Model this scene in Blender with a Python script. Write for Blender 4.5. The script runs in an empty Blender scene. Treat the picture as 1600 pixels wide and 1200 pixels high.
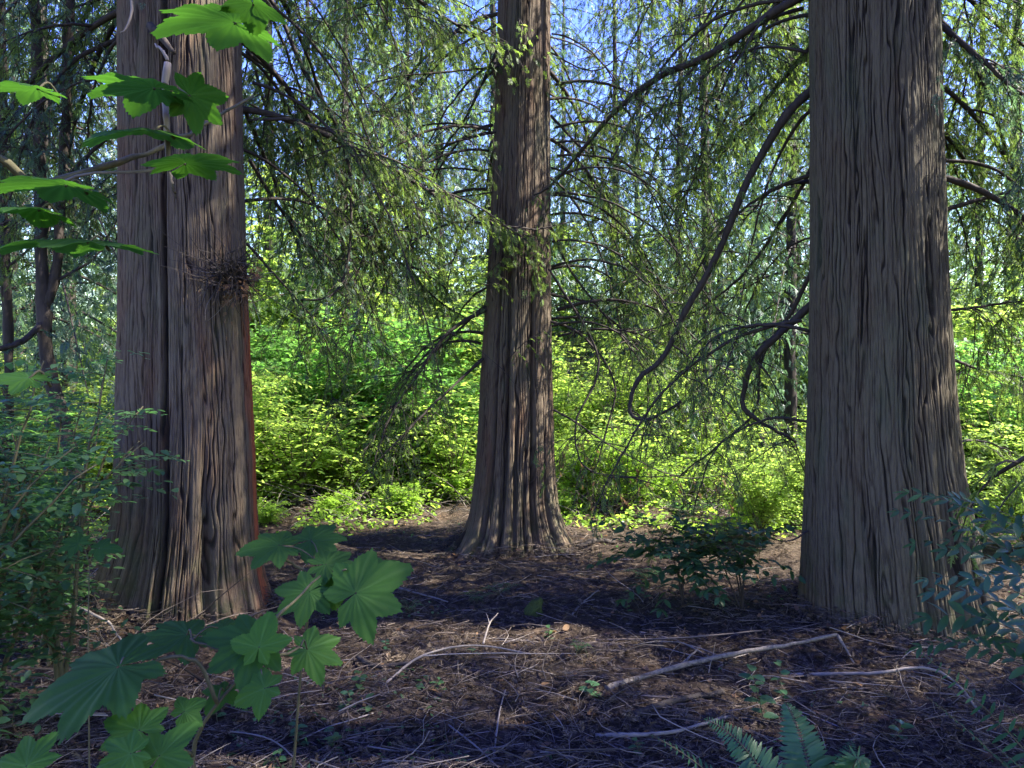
import bpy, math
import numpy as np
from mathutils import Vector, Matrix
PI = math.pi
SC = bpy.context.scene
COL = SC.collection

# ------------------------------------------------------------------ camera, sky, sun, exposure
CAMH = 1.6
FPX = 1209.0                                   # focal length in photo pixels (photo is 1600 wide)
cam_data = bpy.data.cameras.new('camera')
cam = bpy.data.objects.new('camera', cam_data); COL.objects.link(cam)
cam.location = (0, 0, CAMH); cam.rotation_euler = (math.radians(90), 0, 0)
cam_data.sensor_width = 36.0; cam_data.lens = 36.0 * FPX / 1600.0
cam_data.clip_start = 0.05; cam_data.clip_end = 2000
SC.camera = cam

SUN_EL, SUN_AZ = math.radians(48), math.radians(94)   # azimuth clockwise from +Y (view direction)
world = bpy.data.worlds.new('World'); SC.world = world; world.use_nodes = True
nt = world.node_tree; nt.nodes.clear()
sky = nt.nodes.new('ShaderNodeTexSky'); sky.sky_type = 'NISHITA'; sky.sun_disc = False
sky.sun_elevation = SUN_EL; sky.sun_rotation = SUN_AZ
sky.air_density = 1.6; sky.dust_density = 0.3; sky.ozone_density = 4.0
hs = nt.nodes.new('ShaderNodeHueSaturation'); hs.inputs['Saturation'].default_value = 1.4; hs.inputs['Hue'].default_value = 0.548
bg = nt.nodes.new('ShaderNodeBackground'); bg.inputs['Strength'].default_value = 0.115
wo = nt.nodes.new('ShaderNodeOutputWorld')
nt.links.new(sky.outputs[0], hs.inputs['Color']); nt.links.new(hs.outputs[0], bg.inputs[0]); nt.links.new(bg.outputs[0], wo.inputs[0])
sd = bpy.data.lights.new('sun', 'SUN'); sd.energy = 5.0; sd.angle = math.radians(0.53); sd.color = (1.0, 0.94, 0.85)
sun = bpy.data.objects.new('sun', sd); COL.objects.link(sun)
S = Vector((math.sin(SUN_AZ) * math.cos(SUN_EL), math.cos(SUN_AZ) * math.cos(SUN_EL), math.sin(SUN_EL)))
sun.rotation_euler = S.to_track_quat('Z', 'Y').to_euler(); sun.location = (20, 5, 30)
SC.view_settings.view_transform = 'Standard'; SC.view_settings.look = 'None'
SC.view_settings.exposure = 2.75; SC.view_settings.gamma = 1.0
SC.cycles.max_bounces = 7; SC.cycles.diffuse_bounces = 4; SC.cycles.transmission_bounces = 4; SC.cycles.glossy_bounces = 2
SC.cycles.sample_clamp_indirect = 6.0

# ------------------------------------------------------------------ helpers
def P(px, py, Y):
    """a point Y metres in front of the viewpoint, seen at photo pixel (px, py)"""
    return np.array([(px - 800.0) / FPX * Y, Y, CAMH + (600.0 - py) / FPX * Y])

def G(px, py, dz=0.0):
    """a point of the ground seen at photo pixel (px, py)"""
    Y = CAMH * FPX / (py - 600.0)
    x = (px - 800.0) / FPX * Y
    return np.array([x, Y, gh(x, Y) + dz])

_T = np.random.default_rng(7).random((256, 256))
def vn(x, y, seed=0, per=None):
    """2-D value noise 0..1; per = integer period in x"""
    x = np.asarray(x, float); y = np.asarray(y, float)
    xi = np.floor(x).astype(int); yi = np.floor(y).astype(int)
    fx = x - xi; fy = y - yi
    fx = fx * fx * (3 - 2 * fx); fy = fy * fy * (3 - 2 * fy)
    x0, x1 = xi, xi + 1
    if per: x0 = x0 % per; x1 = x1 % per
    def h(a, b): return _T[(a * 7 + seed * 37 + (b // 256) * 13) % 256 if False else (a + seed * 37) % 256, (b + seed * 91 + (a + seed * 37) // 256 * 17) % 256]
    return (h(x0, yi) * (1 - fx) + h(x1, yi) * fx) * (1 - fy) + (h(x0, yi + 1) * (1 - fx) + h(x1, yi + 1) * fx) * fy

def gh(x, y):
    """height of the forest floor"""
    x = np.asarray(x, float); y = np.asarray(y, float)
    r = np.maximum(0, np.hypot(x, y) - 12)
    z = 0.10 * (vn(x * 0.7 + 50, y * 0.7 + 50, 3) - 0.5) + 0.10 * (vn(x * 2.3 + 90, y * 2.3 + 90, 4) - 0.5)
    for cx, cy, rr, hh in ((-2.42, 5.65, 1.0, 0.04), (2.6, 5.5, 1.0, 0.04), (0.05, 7.6, 1.1, 0.05)):
        z = z + hh * np.exp(-((x - cx) ** 2 + (y - cy) ** 2) / rr ** 2)
    return z + 0.3 * (vn(x * 0.08 + 20, y * 0.08 + 20, 9) - 0.5) * np.minimum(1, r / 10)

class MB:
    """collects geometry and links it as ONE mesh object"""
    def __init__(s): s.v = []; s.q = []; s.t = []; s.n = 0; s.a = []
    def add(s, v, q=None, t=None, a=None):
        v = np.asarray(v, np.float32).reshape(-1, 3)
        if q is not None and len(q): s.q.append(np.asarray(q, np.int64).reshape(-1, 4) + s.n)
        if t is not None and len(t): s.t.append(np.asarray(t, np.int64).reshape(-1, 3) + s.n)
        s.v.append(v); s.n += len(v)
        s.a.append(np.zeros(len(v), np.float32) if a is None else np.asarray(a, np.float32).ravel())
        return s
    def inst(s, proto, M, O):
        """proto = (v, q, t[, a]); M (N,3,3) rows->columns basis; O (N,3)"""
        v, q, t = proto[:3]; a = proto[3] if len(proto) > 3 else None
        N = len(O)
        if N == 0: return s
        V = np.einsum('nij,kj->nki', M, v) + O[:, None, :]
        k = len(v); off = (np.arange(N) * k)[:, None, None]
        Q = (np.asarray(q)[None] + off).reshape(-1, 4) if q is not None and len(q) else None
        T = (np.asarray(t)[None] + off).reshape(-1, 3) if t is not None and len(t) else None
        return s.add(V.reshape(-1, 3), Q, T, None if a is None else np.tile(a, N))
    def mesh(s, name, mat, smooth=True, attr=None):
        V = np.concatenate(s.v) if s.v else np.zeros((0, 3), np.float32)
        Q = np.concatenate(s.q) if s.q else np.zeros((0, 4), np.int64)
        T = np.concatenate(s.t) if s.t else np.zeros((0, 3), np.int64)
        me = bpy.data.meshes.new(name)
        me.vertices.add(len(V)); me.vertices.foreach_set('co', V.ravel())
        me.loops.add(Q.size + T.size); me.loops.foreach_set('vertex_index', np.concatenate([Q.ravel(), T.ravel()]).astype(np.int32))
        me.polygons.add(len(Q) + len(T))
        ls = np.concatenate([np.arange(len(Q)) * 4, Q.size + np.arange(len(T)) * 3]).astype(np.int32)
        me.polygons.foreach_set('loop_start', ls)
        try: me.polygons.foreach_set('loop_total', np.concatenate([np.full(len(Q), 4), np.full(len(T), 3)]).astype(np.int32))
        except Exception: pass
        me.update(calc_edges=True)
        if smooth: me.polygons.foreach_set('use_smooth', np.ones(len(me.polygons), bool))
        if attr:
            at = me.attributes.new(attr, 'FLOAT', 'POINT'); at.data.foreach_set('value', np.concatenate(s.a))
        me.materials.append(mat); me.update()
        return me
    def build(s, name, mat, parent=None, smooth=True, attr=None):
        return link(name, s.mesh(name, mat, smooth, attr), parent)

def link(name, data, parent=None, loc=None, rot=None, scale=None):
    o = bpy.data.objects.new(name, data); COL.objects.link(o)
    if parent is not None: o.parent = parent
    if loc is not None: o.location = [float(c) for c in loc]
    if rot is not None: o.rotation_euler = rot
    if scale is not None: o.scale = (scale,) * 3 if np.isscalar(scale) else scale
    return o

def tag(o, label=None, cat=None, group=None, kind=None):
    if label: o['label'] = label
    if cat: o['category'] = cat
    if group: o['group'] = group
    if kind: o['kind'] = kind
    return o

def thing(name, loc, label, cat, group=None, rotz=0.0):
    return tag(link(name, None, None, loc, (0, 0, rotz)), label, cat, group)

def nrm(a): return a / np.maximum(1e-9, np.linalg.norm(a, axis=-1, keepdims=True))

def basis(d, up, scale=None):
    """(N,3,3): columns x = d, y = side, z = normal close to up"""
    d = nrm(np.asarray(d, float)); up = np.broadcast_to(np.asarray(up, float), d.shape)
    y = nrm(np.cross(up, d)); z = np.cross(d, y)
    M = np.stack([d, y, z], axis=-1)
    if scale is not None: M = M * np.asarray(scale)[:, None, None]
    return M

def curve(ctrl, n=24):
    """Catmull-Rom through the control points"""
    c = np.asarray(ctrl, float)
    if len(c) == 2: return c[0] + (c[1] - c[0]) * np.linspace(0, 1, n)[:, None]
    p = np.vstack([2 * c[0] - c[1], c, 2 * c[-1] - c[-2]])
    u = np.linspace(0, len(c) - 1 - 1e-6, n); i = u.astype(int); t = (u - i)[:, None]
    a, b, d, e = p[i], p[i + 1], p[i + 2], p[i + 3]
    return 0.5 * (2 * b + (d - a) * t + (2 * a - 5 * b + 4 * d - e) * t * t + (3 * b - a - 3 * d + e) * t ** 3)

def tube(mb, pts, r0, r1, sides=6, wob=0.0, rng=None, power=1.0):
    pts = np.asarray(pts, float); n = len(pts)
    r = r0 + (r1 - r0) * np.linspace(0, 1, n) ** power if np.isscalar(r0) else np.asarray(r0)
    if wob and rng is not None:
        pts = pts + rng.normal(0, wob, pts.shape) * np.linspace(0.2, 1, n)[:, None]
        r = r * (1 + rng.normal(0, 0.08, n))
    d = np.gradient(pts, axis=0); d = nrm(d)
    ref = np.array([0.0, 0.0, 1.0]) if abs(d[0][2]) < 0.9 else np.array([0.0, 1.0, 0.0])
    a = np.zeros((n, 3)); u = ref
    for i in range(n):
        u = u - d[i] * (u @ d[i]); l = np.linalg.norm(u)
        if l < 1e-6: u = np.array([1.0, 0, 0]) - d[i] * d[i][0]; l = np.linalg.norm(u)
        u = u / l; a[i] = u
    b = np.cross(d, a)
    th = np.arange(sides) * 2 * PI / sides
    ring = pts[:, None] + r[:, None, None] * (np.cos(th)[None, :, None] * a[:, None] + np.sin(th)[None, :, None] * b[:, None])
    V = ring.reshape(-1, 3)
    i = np.arange(n - 1)[:, None] * sides; j = np.arange(sides)[None]; j2 = (j + 1) % sides
    Q = np.stack([i + j, i + j2, i + sides + j2, i + sides + j], -1).reshape(-1, 4)
    V = np.vstack([V, pts[:1], pts[-1:]]); k = n * sides
    jj = np.arange(sides); T = np.vstack([np.stack([(jj + 1) % sides, jj, np.full(sides, k)], -1),
                                          np.stack([(n - 1) * sides + jj, (n - 1) * sides + (jj + 1) % sides, np.full(sides, k + 1)], -1)])
    mb.add(V, Q, T); return pts

# ------------------------------------------------------------------ materials
def newmat(name):
    m = bpy.data.materials.new(name); m.use_nodes = True
    t = m.node_tree; t.nodes.clear()
    return m, t, t.nodes.new('ShaderNodeOutputMaterial')

def N(t, kind, **kw):
    n = t.nodes.new(kind)
    for k, v in kw.items():
        if k in n.inputs: n.inputs[k].default_value = v
        else: setattr(n, k, v)
    return n

def ramp(t, src, stops):
    r = t.nodes.new('ShaderNodeValToRGB'); e = r.color_ramp.elements
    while len(e) > 1: e.remove(e[-1])
    e[0].position, e[0].color = stops[0][0], (*stops[0][1], 1)
    for p, c in stops[1:]:
        x = e.new(p); x.color = (*c, 1)
    t.links.new(src, r.inputs[0]); return r

def leaf_mat(name, c0, c1, trans, tmix=0.45, rough=0.45, spec=0.4, nscale=3.0, vein=None, coat=0.0):
    """foliage: colour varies leaf by leaf (random per island); light passes through the blade"""
    m, t, out = newmat(name)
    gi = N(t, 'ShaderNodeNewGeometry'); L = t.links
    r = ramp(t, gi.outputs['Random Per Island'], [(0, c0), (1, c1)])
    tr = ramp(t, gi.outputs['Random Per Island'], [(0, tuple(x * 0.72 for x in trans)), (1, trans)])
    colo, tro = r.outputs[0], tr.outputs[0]
    if vein:
        at = N(t, 'ShaderNodeAttribute', attribute_name='vein')
        mx = N(t, 'ShaderNodeMix', data_type='RGBA'); mx.inputs[7].default_value = (*vein, 1)
        L.new(at.outputs['Fac'], mx.inputs[0]); L.new(colo, mx.inputs[6]); colo = mx.outputs[2]
        nz = N(t, 'ShaderNodeTexNoise', Scale=28.0, Detail=8.0, Roughness=0.7)
        bc = N(t, 'ShaderNodeBrightContrast'); 
        mm = N(t, 'ShaderNodeMix', data_type='RGBA', blend_type='MULTIPLY'); mm.inputs[0].default_value = 0.8
        L.new(colo, mm.inputs[6]); L.new(nz.outputs['Fac'], mm.inputs[7])
        g = N(t, 'ShaderNodeMix', data_type='RGBA', blend_type='ADD'); g.inputs[0].default_value = 0.5
        L.new(mm.outputs[2], g.inputs[6]); L.new(colo, g.inputs[7]); colo = g.outputs[2]
        t.nodes.remove(bc)
    pb = N(t, 'ShaderNodeBsdfPrincipled'); pb.inputs['Roughness'].default_value = rough
    pb.inputs['Specular IOR Level'].default_value = spec; L.new(colo, pb.inputs['Base Color'])
    tl = N(t, 'ShaderNodeBsdfTranslucent'); L.new(tro, tl.inputs[0])
    ms = N(t, 'ShaderNodeMixShader'); ms.inputs[0].default_value = tmix
    L.new(pb.outputs[0], ms.inputs[1]); L.new(tl.outputs[0], ms.inputs[2]); L.new(ms.outputs[0], out.inputs[0])
    return m

def wood_mat(name, c0, c1, scale=(6, 6, 1.2), nscale=5.0, rough=0.85, bump=0.4, island=0.0):
    m, t, out = newmat(name); L = t.links
    tc = N(t, 'ShaderNodeTexCoord'); mp = N(t, 'ShaderNodeMapping'); mp.inputs['Scale'].default_value = scale
    L.new(tc.outputs['Object'], mp.inputs[0])
    nz = N(t, 'ShaderNodeTexNoise', Scale=nscale, Detail=6.0, Roughness=0.65); L.new(mp.outputs[0], nz.inputs['Vector'])
    src = nz.outputs['Fac']
    if island:
        gi = N(t, 'ShaderNodeNewGeometry'); mx = N(t, 'ShaderNodeMix'); mx.inputs[0].default_value = island
        L.new(src, mx.inputs[2]); L.new(gi.outputs['Random Per Island'], mx.inputs[3]); src = mx.outputs[0]
    r = ramp(t, src, [(0.25, c0), (0.8, c1)])
    pb = N(t, 'ShaderNodeBsdfPrincipled', Roughness=rough); pb.inputs['Specular IOR Level'].default_value = 0.2
    L.new(r.outputs[0], pb.inputs['Base Color'])
    bp = N(t, 'ShaderNodeBump', Strength=bump, Distance=0.01); L.new(nz.outputs['Fac'], bp.inputs['Height']); L.new(bp.outputs[0], pb.inputs['Normal'])
    L.new(pb.outputs[0], out.inputs[0]); return m

def bark_mat(name, crest, mid, fissure, lichen, lich_amt=0.35, red=None, bare=None):
    """fibrous cedar bark: weathered grey plates, red-brown fibre between them, lichen patches"""
    m, t, out = newmat(name); L = t.links
    tc = N(t, 'ShaderNodeTexCoord')
    mp = N(t, 'ShaderNodeMapping'); mp.inputs['Scale'].default_value = (1, 1, 0.085); L.new(tc.outputs['Object'], mp.inputs[0])
    fib = N(t, 'ShaderNodeTexNoise', Scale=120.0, Detail=7.0, Roughness=0.78, Distortion=0.5); L.new(mp.outputs[0], fib.inputs['Vector'])
    mp2 = N(t, 'ShaderNodeMapping'); mp2.inputs['Scale'].default_value = (1, 1, 0.25); L.new(tc.outputs['Object'], mp2.inputs[0])
    big = N(t, 'ShaderNodeTexNoise', Scale=5.0, Detail=5.0, Roughness=0.6); L.new(mp2.outputs[0], big.inputs['Vector'])
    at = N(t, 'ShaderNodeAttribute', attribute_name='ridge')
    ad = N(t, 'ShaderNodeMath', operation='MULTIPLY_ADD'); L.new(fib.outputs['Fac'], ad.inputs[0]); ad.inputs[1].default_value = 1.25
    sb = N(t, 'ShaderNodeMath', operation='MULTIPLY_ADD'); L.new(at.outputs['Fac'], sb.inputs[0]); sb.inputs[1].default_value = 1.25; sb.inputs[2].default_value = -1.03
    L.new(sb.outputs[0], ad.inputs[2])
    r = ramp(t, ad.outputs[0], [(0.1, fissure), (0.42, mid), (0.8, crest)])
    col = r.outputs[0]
    if red:
        rr = ramp(t, big.outputs['Fac'], [(0.5, (0, 0, 0)), (0.7, (1, 1, 1))])
        mx = N(t, 'ShaderNodeMix', data_type='RGBA', blend_type='MULTIPLY'); mx.inputs[7].default_value = (*red, 1)
        L.new(rr.outputs[0], mx.inputs[0]); L.new(col, mx.inputs[6]); col = mx.outputs[2]
    lz = N(t, 'ShaderNodeTexNoise', Scale=2.2, Detail=8.0, Roughness=0.72); mp3 = N(t, 'ShaderNodeMapping'); mp3.inputs['Scale'].default_value = (1.6, 1.6, 0.5)
    mp3.inputs['Location'].default_value = (3, 1, 7)
    L.new(tc.outputs['Object'], mp3.inputs[0]); L.new(mp3.outputs[0], lz.inputs['Vector'])
    lr = ramp(t, lz.outputs['Fac'], [(0.5, (0, 0, 0)), (0.68, (lich_amt,) * 3)])
    mx2 = N(t, 'ShaderNodeMix', data_type='RGBA'); mx2.inputs[7].default_value = (*lichen, 1)
    L.new(lr.outputs[0], mx2.inputs[0]); L.new(col, mx2.inputs[6])
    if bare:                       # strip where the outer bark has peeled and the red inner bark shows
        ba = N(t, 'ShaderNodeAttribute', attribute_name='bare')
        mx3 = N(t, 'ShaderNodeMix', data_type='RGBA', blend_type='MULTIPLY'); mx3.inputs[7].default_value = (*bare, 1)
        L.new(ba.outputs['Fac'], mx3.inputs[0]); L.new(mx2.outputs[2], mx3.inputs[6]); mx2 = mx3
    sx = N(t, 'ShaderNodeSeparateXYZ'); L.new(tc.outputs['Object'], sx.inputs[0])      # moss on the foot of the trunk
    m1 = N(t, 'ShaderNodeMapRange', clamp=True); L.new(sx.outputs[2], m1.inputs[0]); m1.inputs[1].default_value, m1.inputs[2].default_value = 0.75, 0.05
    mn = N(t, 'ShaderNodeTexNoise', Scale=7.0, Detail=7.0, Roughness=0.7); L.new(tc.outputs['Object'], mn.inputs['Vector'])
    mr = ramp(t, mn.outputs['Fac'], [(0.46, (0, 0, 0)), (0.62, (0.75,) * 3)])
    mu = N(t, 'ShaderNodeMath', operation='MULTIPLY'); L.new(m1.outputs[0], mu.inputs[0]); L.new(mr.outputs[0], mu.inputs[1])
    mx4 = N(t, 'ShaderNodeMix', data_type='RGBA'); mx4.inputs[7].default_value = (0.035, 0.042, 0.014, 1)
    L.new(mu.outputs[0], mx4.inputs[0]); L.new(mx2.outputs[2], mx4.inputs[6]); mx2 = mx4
    pb = N(t, 'ShaderNodeBsdfPrincipled', Roughness=0.88); pb.inputs['Specular IOR Level'].default_value = 0.25
    L.new(mx2.outputs[2], pb.inputs['Base Color'])
    bp = N(t, 'ShaderNodeBump', Strength=0.9, Distance=0.010); L.new(fib.outputs['Fac'], bp.inputs['Height']); L.new(bp.outputs[0], pb.inputs['Normal'])
    L.new(pb.outputs[0], out.inputs[0]); return m

def ground_mat():
    m, t, out = newmat('forest_duff'); L = t.links
    tc = N(t, 'ShaderNodeTexCoord')
    a = N(t, 'ShaderNodeTexNoise', Scale=1.3, Detail=6.0, Roughness=0.6); b = N(t, 'ShaderNodeTexNoise', Scale=26.0, Detail=8.0, Roughness=0.75)
    L.new(tc.outputs['Object'], a.inputs['Vector']); L.new(tc.outputs['Object'], b.inputs['Vector'])
    r1 = ramp(t, b.outputs['Fac'], [(0.3, (0.009, 0.007, 0.0055)), (0.5, (0.036, 0.029, 0.021)), (0.72, (0.110, 0.092, 0.068))])
    r2 = ramp(t, a.outputs['Fac'], [(0.35, (0.75, 0.72, 0.72)), (0.65, (1.15, 0.97, 0.88))])
    mx = N(t, 'ShaderNodeMix', data_type='RGBA', blend_type='MULTIPLY'); mx.inputs[0].default_value = 1.0
    L.new(r1.outputs[0], mx.inputs[6]); L.new(r2.outputs[0], mx.inputs[7])
    pb = N(t, 'ShaderNodeBsdfPrincipled', Roughness=0.95); pb.inputs['Specular IOR Level'].default_value = 0.1
    L.new(mx.outputs[2], pb.inputs['Base Color'])
    bp = N(t, 'ShaderNodeBump', Strength=0.9, Distance=0.02); L.new(b.outputs['Fac'], bp.inputs['Height']); L.new(bp.outputs[0], pb.inputs['Normal'])
    L.new(pb.outputs[0], out.inputs[0]); return m

M = dict(
    duff=ground_mat(),
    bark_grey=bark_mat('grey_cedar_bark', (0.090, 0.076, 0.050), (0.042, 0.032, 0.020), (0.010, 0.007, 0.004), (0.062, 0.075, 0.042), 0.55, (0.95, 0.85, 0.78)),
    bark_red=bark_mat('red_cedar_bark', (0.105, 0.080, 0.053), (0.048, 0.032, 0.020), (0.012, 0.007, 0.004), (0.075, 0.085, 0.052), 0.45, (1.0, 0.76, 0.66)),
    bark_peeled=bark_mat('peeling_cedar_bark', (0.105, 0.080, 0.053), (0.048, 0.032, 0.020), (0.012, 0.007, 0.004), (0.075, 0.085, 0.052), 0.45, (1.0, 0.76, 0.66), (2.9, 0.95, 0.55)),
    bark_dark=wood_mat('dark_limb_bark', (0.014, 0.011, 0.009), (0.055, 0.044, 0.036)),
    bark_mossy=wood_mat('mossy_limb_bark', (0.05, 0.045, 0.02), (0.12, 0.11, 0.06)),
    dead=wood_mat('bleached_deadwood', (0.05, 0.042, 0.036), (0.24, 0.205, 0.175), island=0.6),
    deadbig=wood_mat('grey_fallen_wood', (0.05, 0.042, 0.034), (0.20, 0.17, 0.145), (8, 8, 8), 6.0),
    twigs=wood_mat('brown_twigs', (0.016, 0.012, 0.009), (0.175, 0.138, 0.108), island=0.75),
    needles=leaf_mat('dead_cedar_sprays', (0.026, 0.019, 0.014), (0.150, 0.117, 0.084), (0.13, 0.09, 0.06), 0.2, 0.8, 0.1),
    cedar=leaf_mat('cedar_sprays', (0.035, 0.065, 0.02), (0.085, 0.13, 0.032), (0.26, 0.40, 0.06), 0.42, 0.5, 0.35),
    cedar_blue=leaf_mat('blue_green_cedar_sprays', (0.03, 0.06, 0.045), (0.07, 0.12, 0.075), (0.16, 0.30, 0.12), 0.4, 0.45, 0.4),
    cedar_brown=leaf_mat('browning_cedar_sprays', (0.09, 0.05, 0.03), (0.2, 0.12, 0.06), (0.35, 0.2, 0.1), 0.35, 0.7, 0.2),
    shrub=leaf_mat('bright_shrub_leaves', (0.04, 0.09, 0.015), (0.16, 0.24, 0.04), (0.55, 0.78, 0.12), 0.5, 0.5, 0.3),
    shrub_deep=leaf_mat('deep_shrub_leaves', (0.025, 0.07, 0.02), (0.09, 0.17, 0.04), (0.26, 0.60, 0.09), 0.5, 0.45, 0.35),
    shrub_yellow=leaf_mat('yellow_green_ground_leaves', (0.09, 0.17, 0.02), (0.17, 0.25, 0.035), (0.5, 0.78, 0.08), 0.5, 0.5, 0.3),
    huckle=leaf_mat('huckleberry_leaves', (0.028, 0.068, 0.026), (0.070, 0.135, 0.048), (0.15, 0.38, 0.09), 0.4, 0.4, 0.45),
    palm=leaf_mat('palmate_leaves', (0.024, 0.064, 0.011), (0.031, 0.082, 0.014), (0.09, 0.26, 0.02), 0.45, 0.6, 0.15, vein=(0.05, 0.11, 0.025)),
    palm_lit=leaf_mat('young_lit_palmate_leaves', (0.032, 0.085, 0.010), (0.042, 0.11, 0.014), (0.14, 0.36, 0.025), 0.45, 0.6, 0.18, vein=(0.08, 0.17, 0.04)),  # brighter copy of palm: young blades, and sunlight put into the colour
    grape=leaf_mat('holly_leaflets', (0.018, 0.048, 0.013), (0.040, 0.082, 0.024), (0.06, 0.17, 0.03), 0.22, 0.4, 0.2),
    salal=leaf_mat('leathery_leaves', (0.022, 0.06, 0.025), (0.045, 0.10, 0.045), (0.06, 0.18, 0.05), 0.25, 0.42, 0.3),
    fern=leaf_mat('fern_pinnae', (0.022, 0.07, 0.022), (0.04, 0.11, 0.035), (0.08, 0.28, 0.05), 0.4, 0.4, 0.4),
    moss=wood_mat('moss', (0.012, 0.020, 0.005), (0.06, 0.08, 0.02), (20, 20, 20), 6.0, 0.95, 0.8),
    stem=wood_mat('green_brown_stem', (0.035, 0.035, 0.018), (0.10, 0.085, 0.045)),
    cedar_far=leaf_mat('sunlit_cedar_sprays', (0.032, 0.068, 0.022), (0.095, 0.150, 0.042), (0.26, 0.46, 0.09), 0.45, 0.55, 0.4),  # lighter copy of cedar for the far trees, sunlight put into the colour
    far=leaf_mat('far_wood_leaves', (0.05, 0.09, 0.03), (0.11, 0.17, 0.05), (0.3, 0.45, 0.1), 0.45, 0.6, 0.2),
)

# ------------------------------------------------------------------ leaf and spray prototypes (local: base at 0, axis +X, flat in XY)
def proto_blade(w=0.5, fold=0.12, curl=0.15):
    v = np.array([[0, 0, 0], [0.45, w / 2, fold * w], [1, 0, -curl], [0.45, -w / 2, fold * w]])
    return v, None, np.array([[0, 1, 2], [0, 2, 3]]) if False else np.array([[0, 2, 1], [0, 3, 2]])

def proto_oval(w=0.5, fold=0.1, curl=0.12, tip=0.0):
    xs = np.array([0, 0.15, 0.4, 0.68, 0.9, 1.0]); ws = np.array([0.03, 0.62, 1.0, 0.86, 0.42, 0.0]) * w / 2
    mid = np.stack([xs, 0 * xs, -curl * xs ** 2], 1)
    up = np.stack([xs, ws, -curl * xs ** 2 + fold * ws * 2], 1); dn = up * [1, -1, 1]
    v = np.vstack([mid, up, dn]); n = 6; q = []
    for i in range(n - 1):
        q += [[i, i + 1, n + i + 1, n + i], [i, 2 * n + i, 2 * n + i + 1, i + 1]]
    return v, np.array(q), None

def proto_spray(nf=6, seed=0, wid=0.055, detail=1):
    """flat cedar spray: an axis with paired, forward-swept scaly fingers"""
    rng = np.random.default_rng(seed); mb_v = []; mb_t = []; k = 0
    def finger(p, ang, L, w):
        nonlocal k
        d = np.array([math.cos(ang), math.sin(ang), 0]); s = np.array([-d[1], d[0], 0])
        z = rng.normal(0, 0.03)
        vs = [p, p + d * L * 0.5 + s * w + [0, 0, z], p + d * L + [0, 0, -0.18 * L + z], p + d * L * 0.5 - s * w + [0, 0, z]]
        mb_v.extend(vs); mb_t.extend([[k, k + 2, k + 1], [k, k + 3, k + 2]]); k += 4
    finger(np.zeros(3), 0.0, 1.0, 0.028)
    for i in range(nf):
        x = 0.08 + 0.8 * i / nf
        for sgn in (1, -1):
            L = (0.42 - 0.30 * x) * rng.uniform(0.75, 1.2)
            p = np.array([x + (0.05 if sgn < 0 else 0), 0, -0.05 * x])
            a = sgn * rng.uniform(0.6, 0.95)
            finger(p, a, L, wid * rng.uniform(0.7, 1.1))
            if detail > 1 and L > 0.2:
                for s2 in (1, -1):
                    finger(p + 0.45 * L * np.array([math.cos(a), math.sin(a), 0]), a + s2 * 0.6, L * 0.5, wid * 0.7)
    return np.array(mb_v), None, np.array(mb_t)

SPRAYS = [proto_spray(6, s) for s in range(4)]
SPRAYS_FINE = [proto_spray(5, 20 + s, 0.036, 2) for s in range(4)]
SPRAYS_FAR = [proto_spray(4, 40 + s, 0.06) for s in range(3)]
BLADE = proto_blade(0.55); OVAL = proto_oval(0.52); OVALW = proto_oval(0.62, 0.14, 0.2); NARROW = proto_oval(0.19, 0.05, 0.12)

def proto_maple():
    """small five-lobed leaf"""
    pts = []
    lob = [(-2.1, .45), (-1.15, .8), (0, 1.0), (1.15, .8), (2.1, .45)]
    out = [(math.pi, 0.06)]
    for i, (a, r) in enumerate(lob):
        out += [(a - 0.22, r * 0.66), (a, r), (a + 0.22, r * 0.66)]
        if i < 4: out.append(((a + lob[i + 1][0]) / 2, 0.38))
    v = [[0.35, 0, 0.02]] + [[0.35 + 0.65 * r * math.cos(a), 0.65 * r * math.sin(a), -0.14 * r * r] for a, r in out]
    n = len(out); t = [[0, 1 + i, 1 + (i + 1) % n] for i in range(n)]
    return np.array(v), None, np.array(t)
MAPLE = proto_maple()

# ------------------------------------------------------------------ ground
def axis(lo, hi, step, far):
    a = list(np.arange(lo, hi + 1e-6, step)); s = step
    b = [a[-1]]
    while b[-1] < far: s *= 1.13; b.append(b[-1] + s)
    s = step; c = [a[0]]
    while c[-1] > -far: s *= 1.13; c.append(c[-1] - s)
    return np.array(c[1:][::-1] + a + b[1:])
def build_ground():
    xs = axis(-6, 6, 0.028, 400); ys = axis(1.5, 11, 0.028, 400)
    X, Y = np.meshgrid(xs, ys)
    Z = gh(X, Y) + (0.035 * (vn(X * 9 + 99, Y * 9 + 99, 5) - .5) + 0.022 * (vn(X * 25 + 300, Y * 25 + 300, 6) - .5)) * (np.hypot(X, Y) < 25)
    nx, ny = len(xs), len(ys)
    i = np.arange(ny - 1)[:, None] * nx + np.arange(nx - 1)[None]
    q = np.stack([i, i + 1, i + nx + 1, i + nx], -1).reshape(-1, 4)
    mb = MB().add(np.stack([X, Y, Z], -1).reshape(-1, 3), q)
    tag(mb.build('ground', M['duff']), 'brown forest floor of needles and duff', None, None, 'structure')
build_ground()

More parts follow.
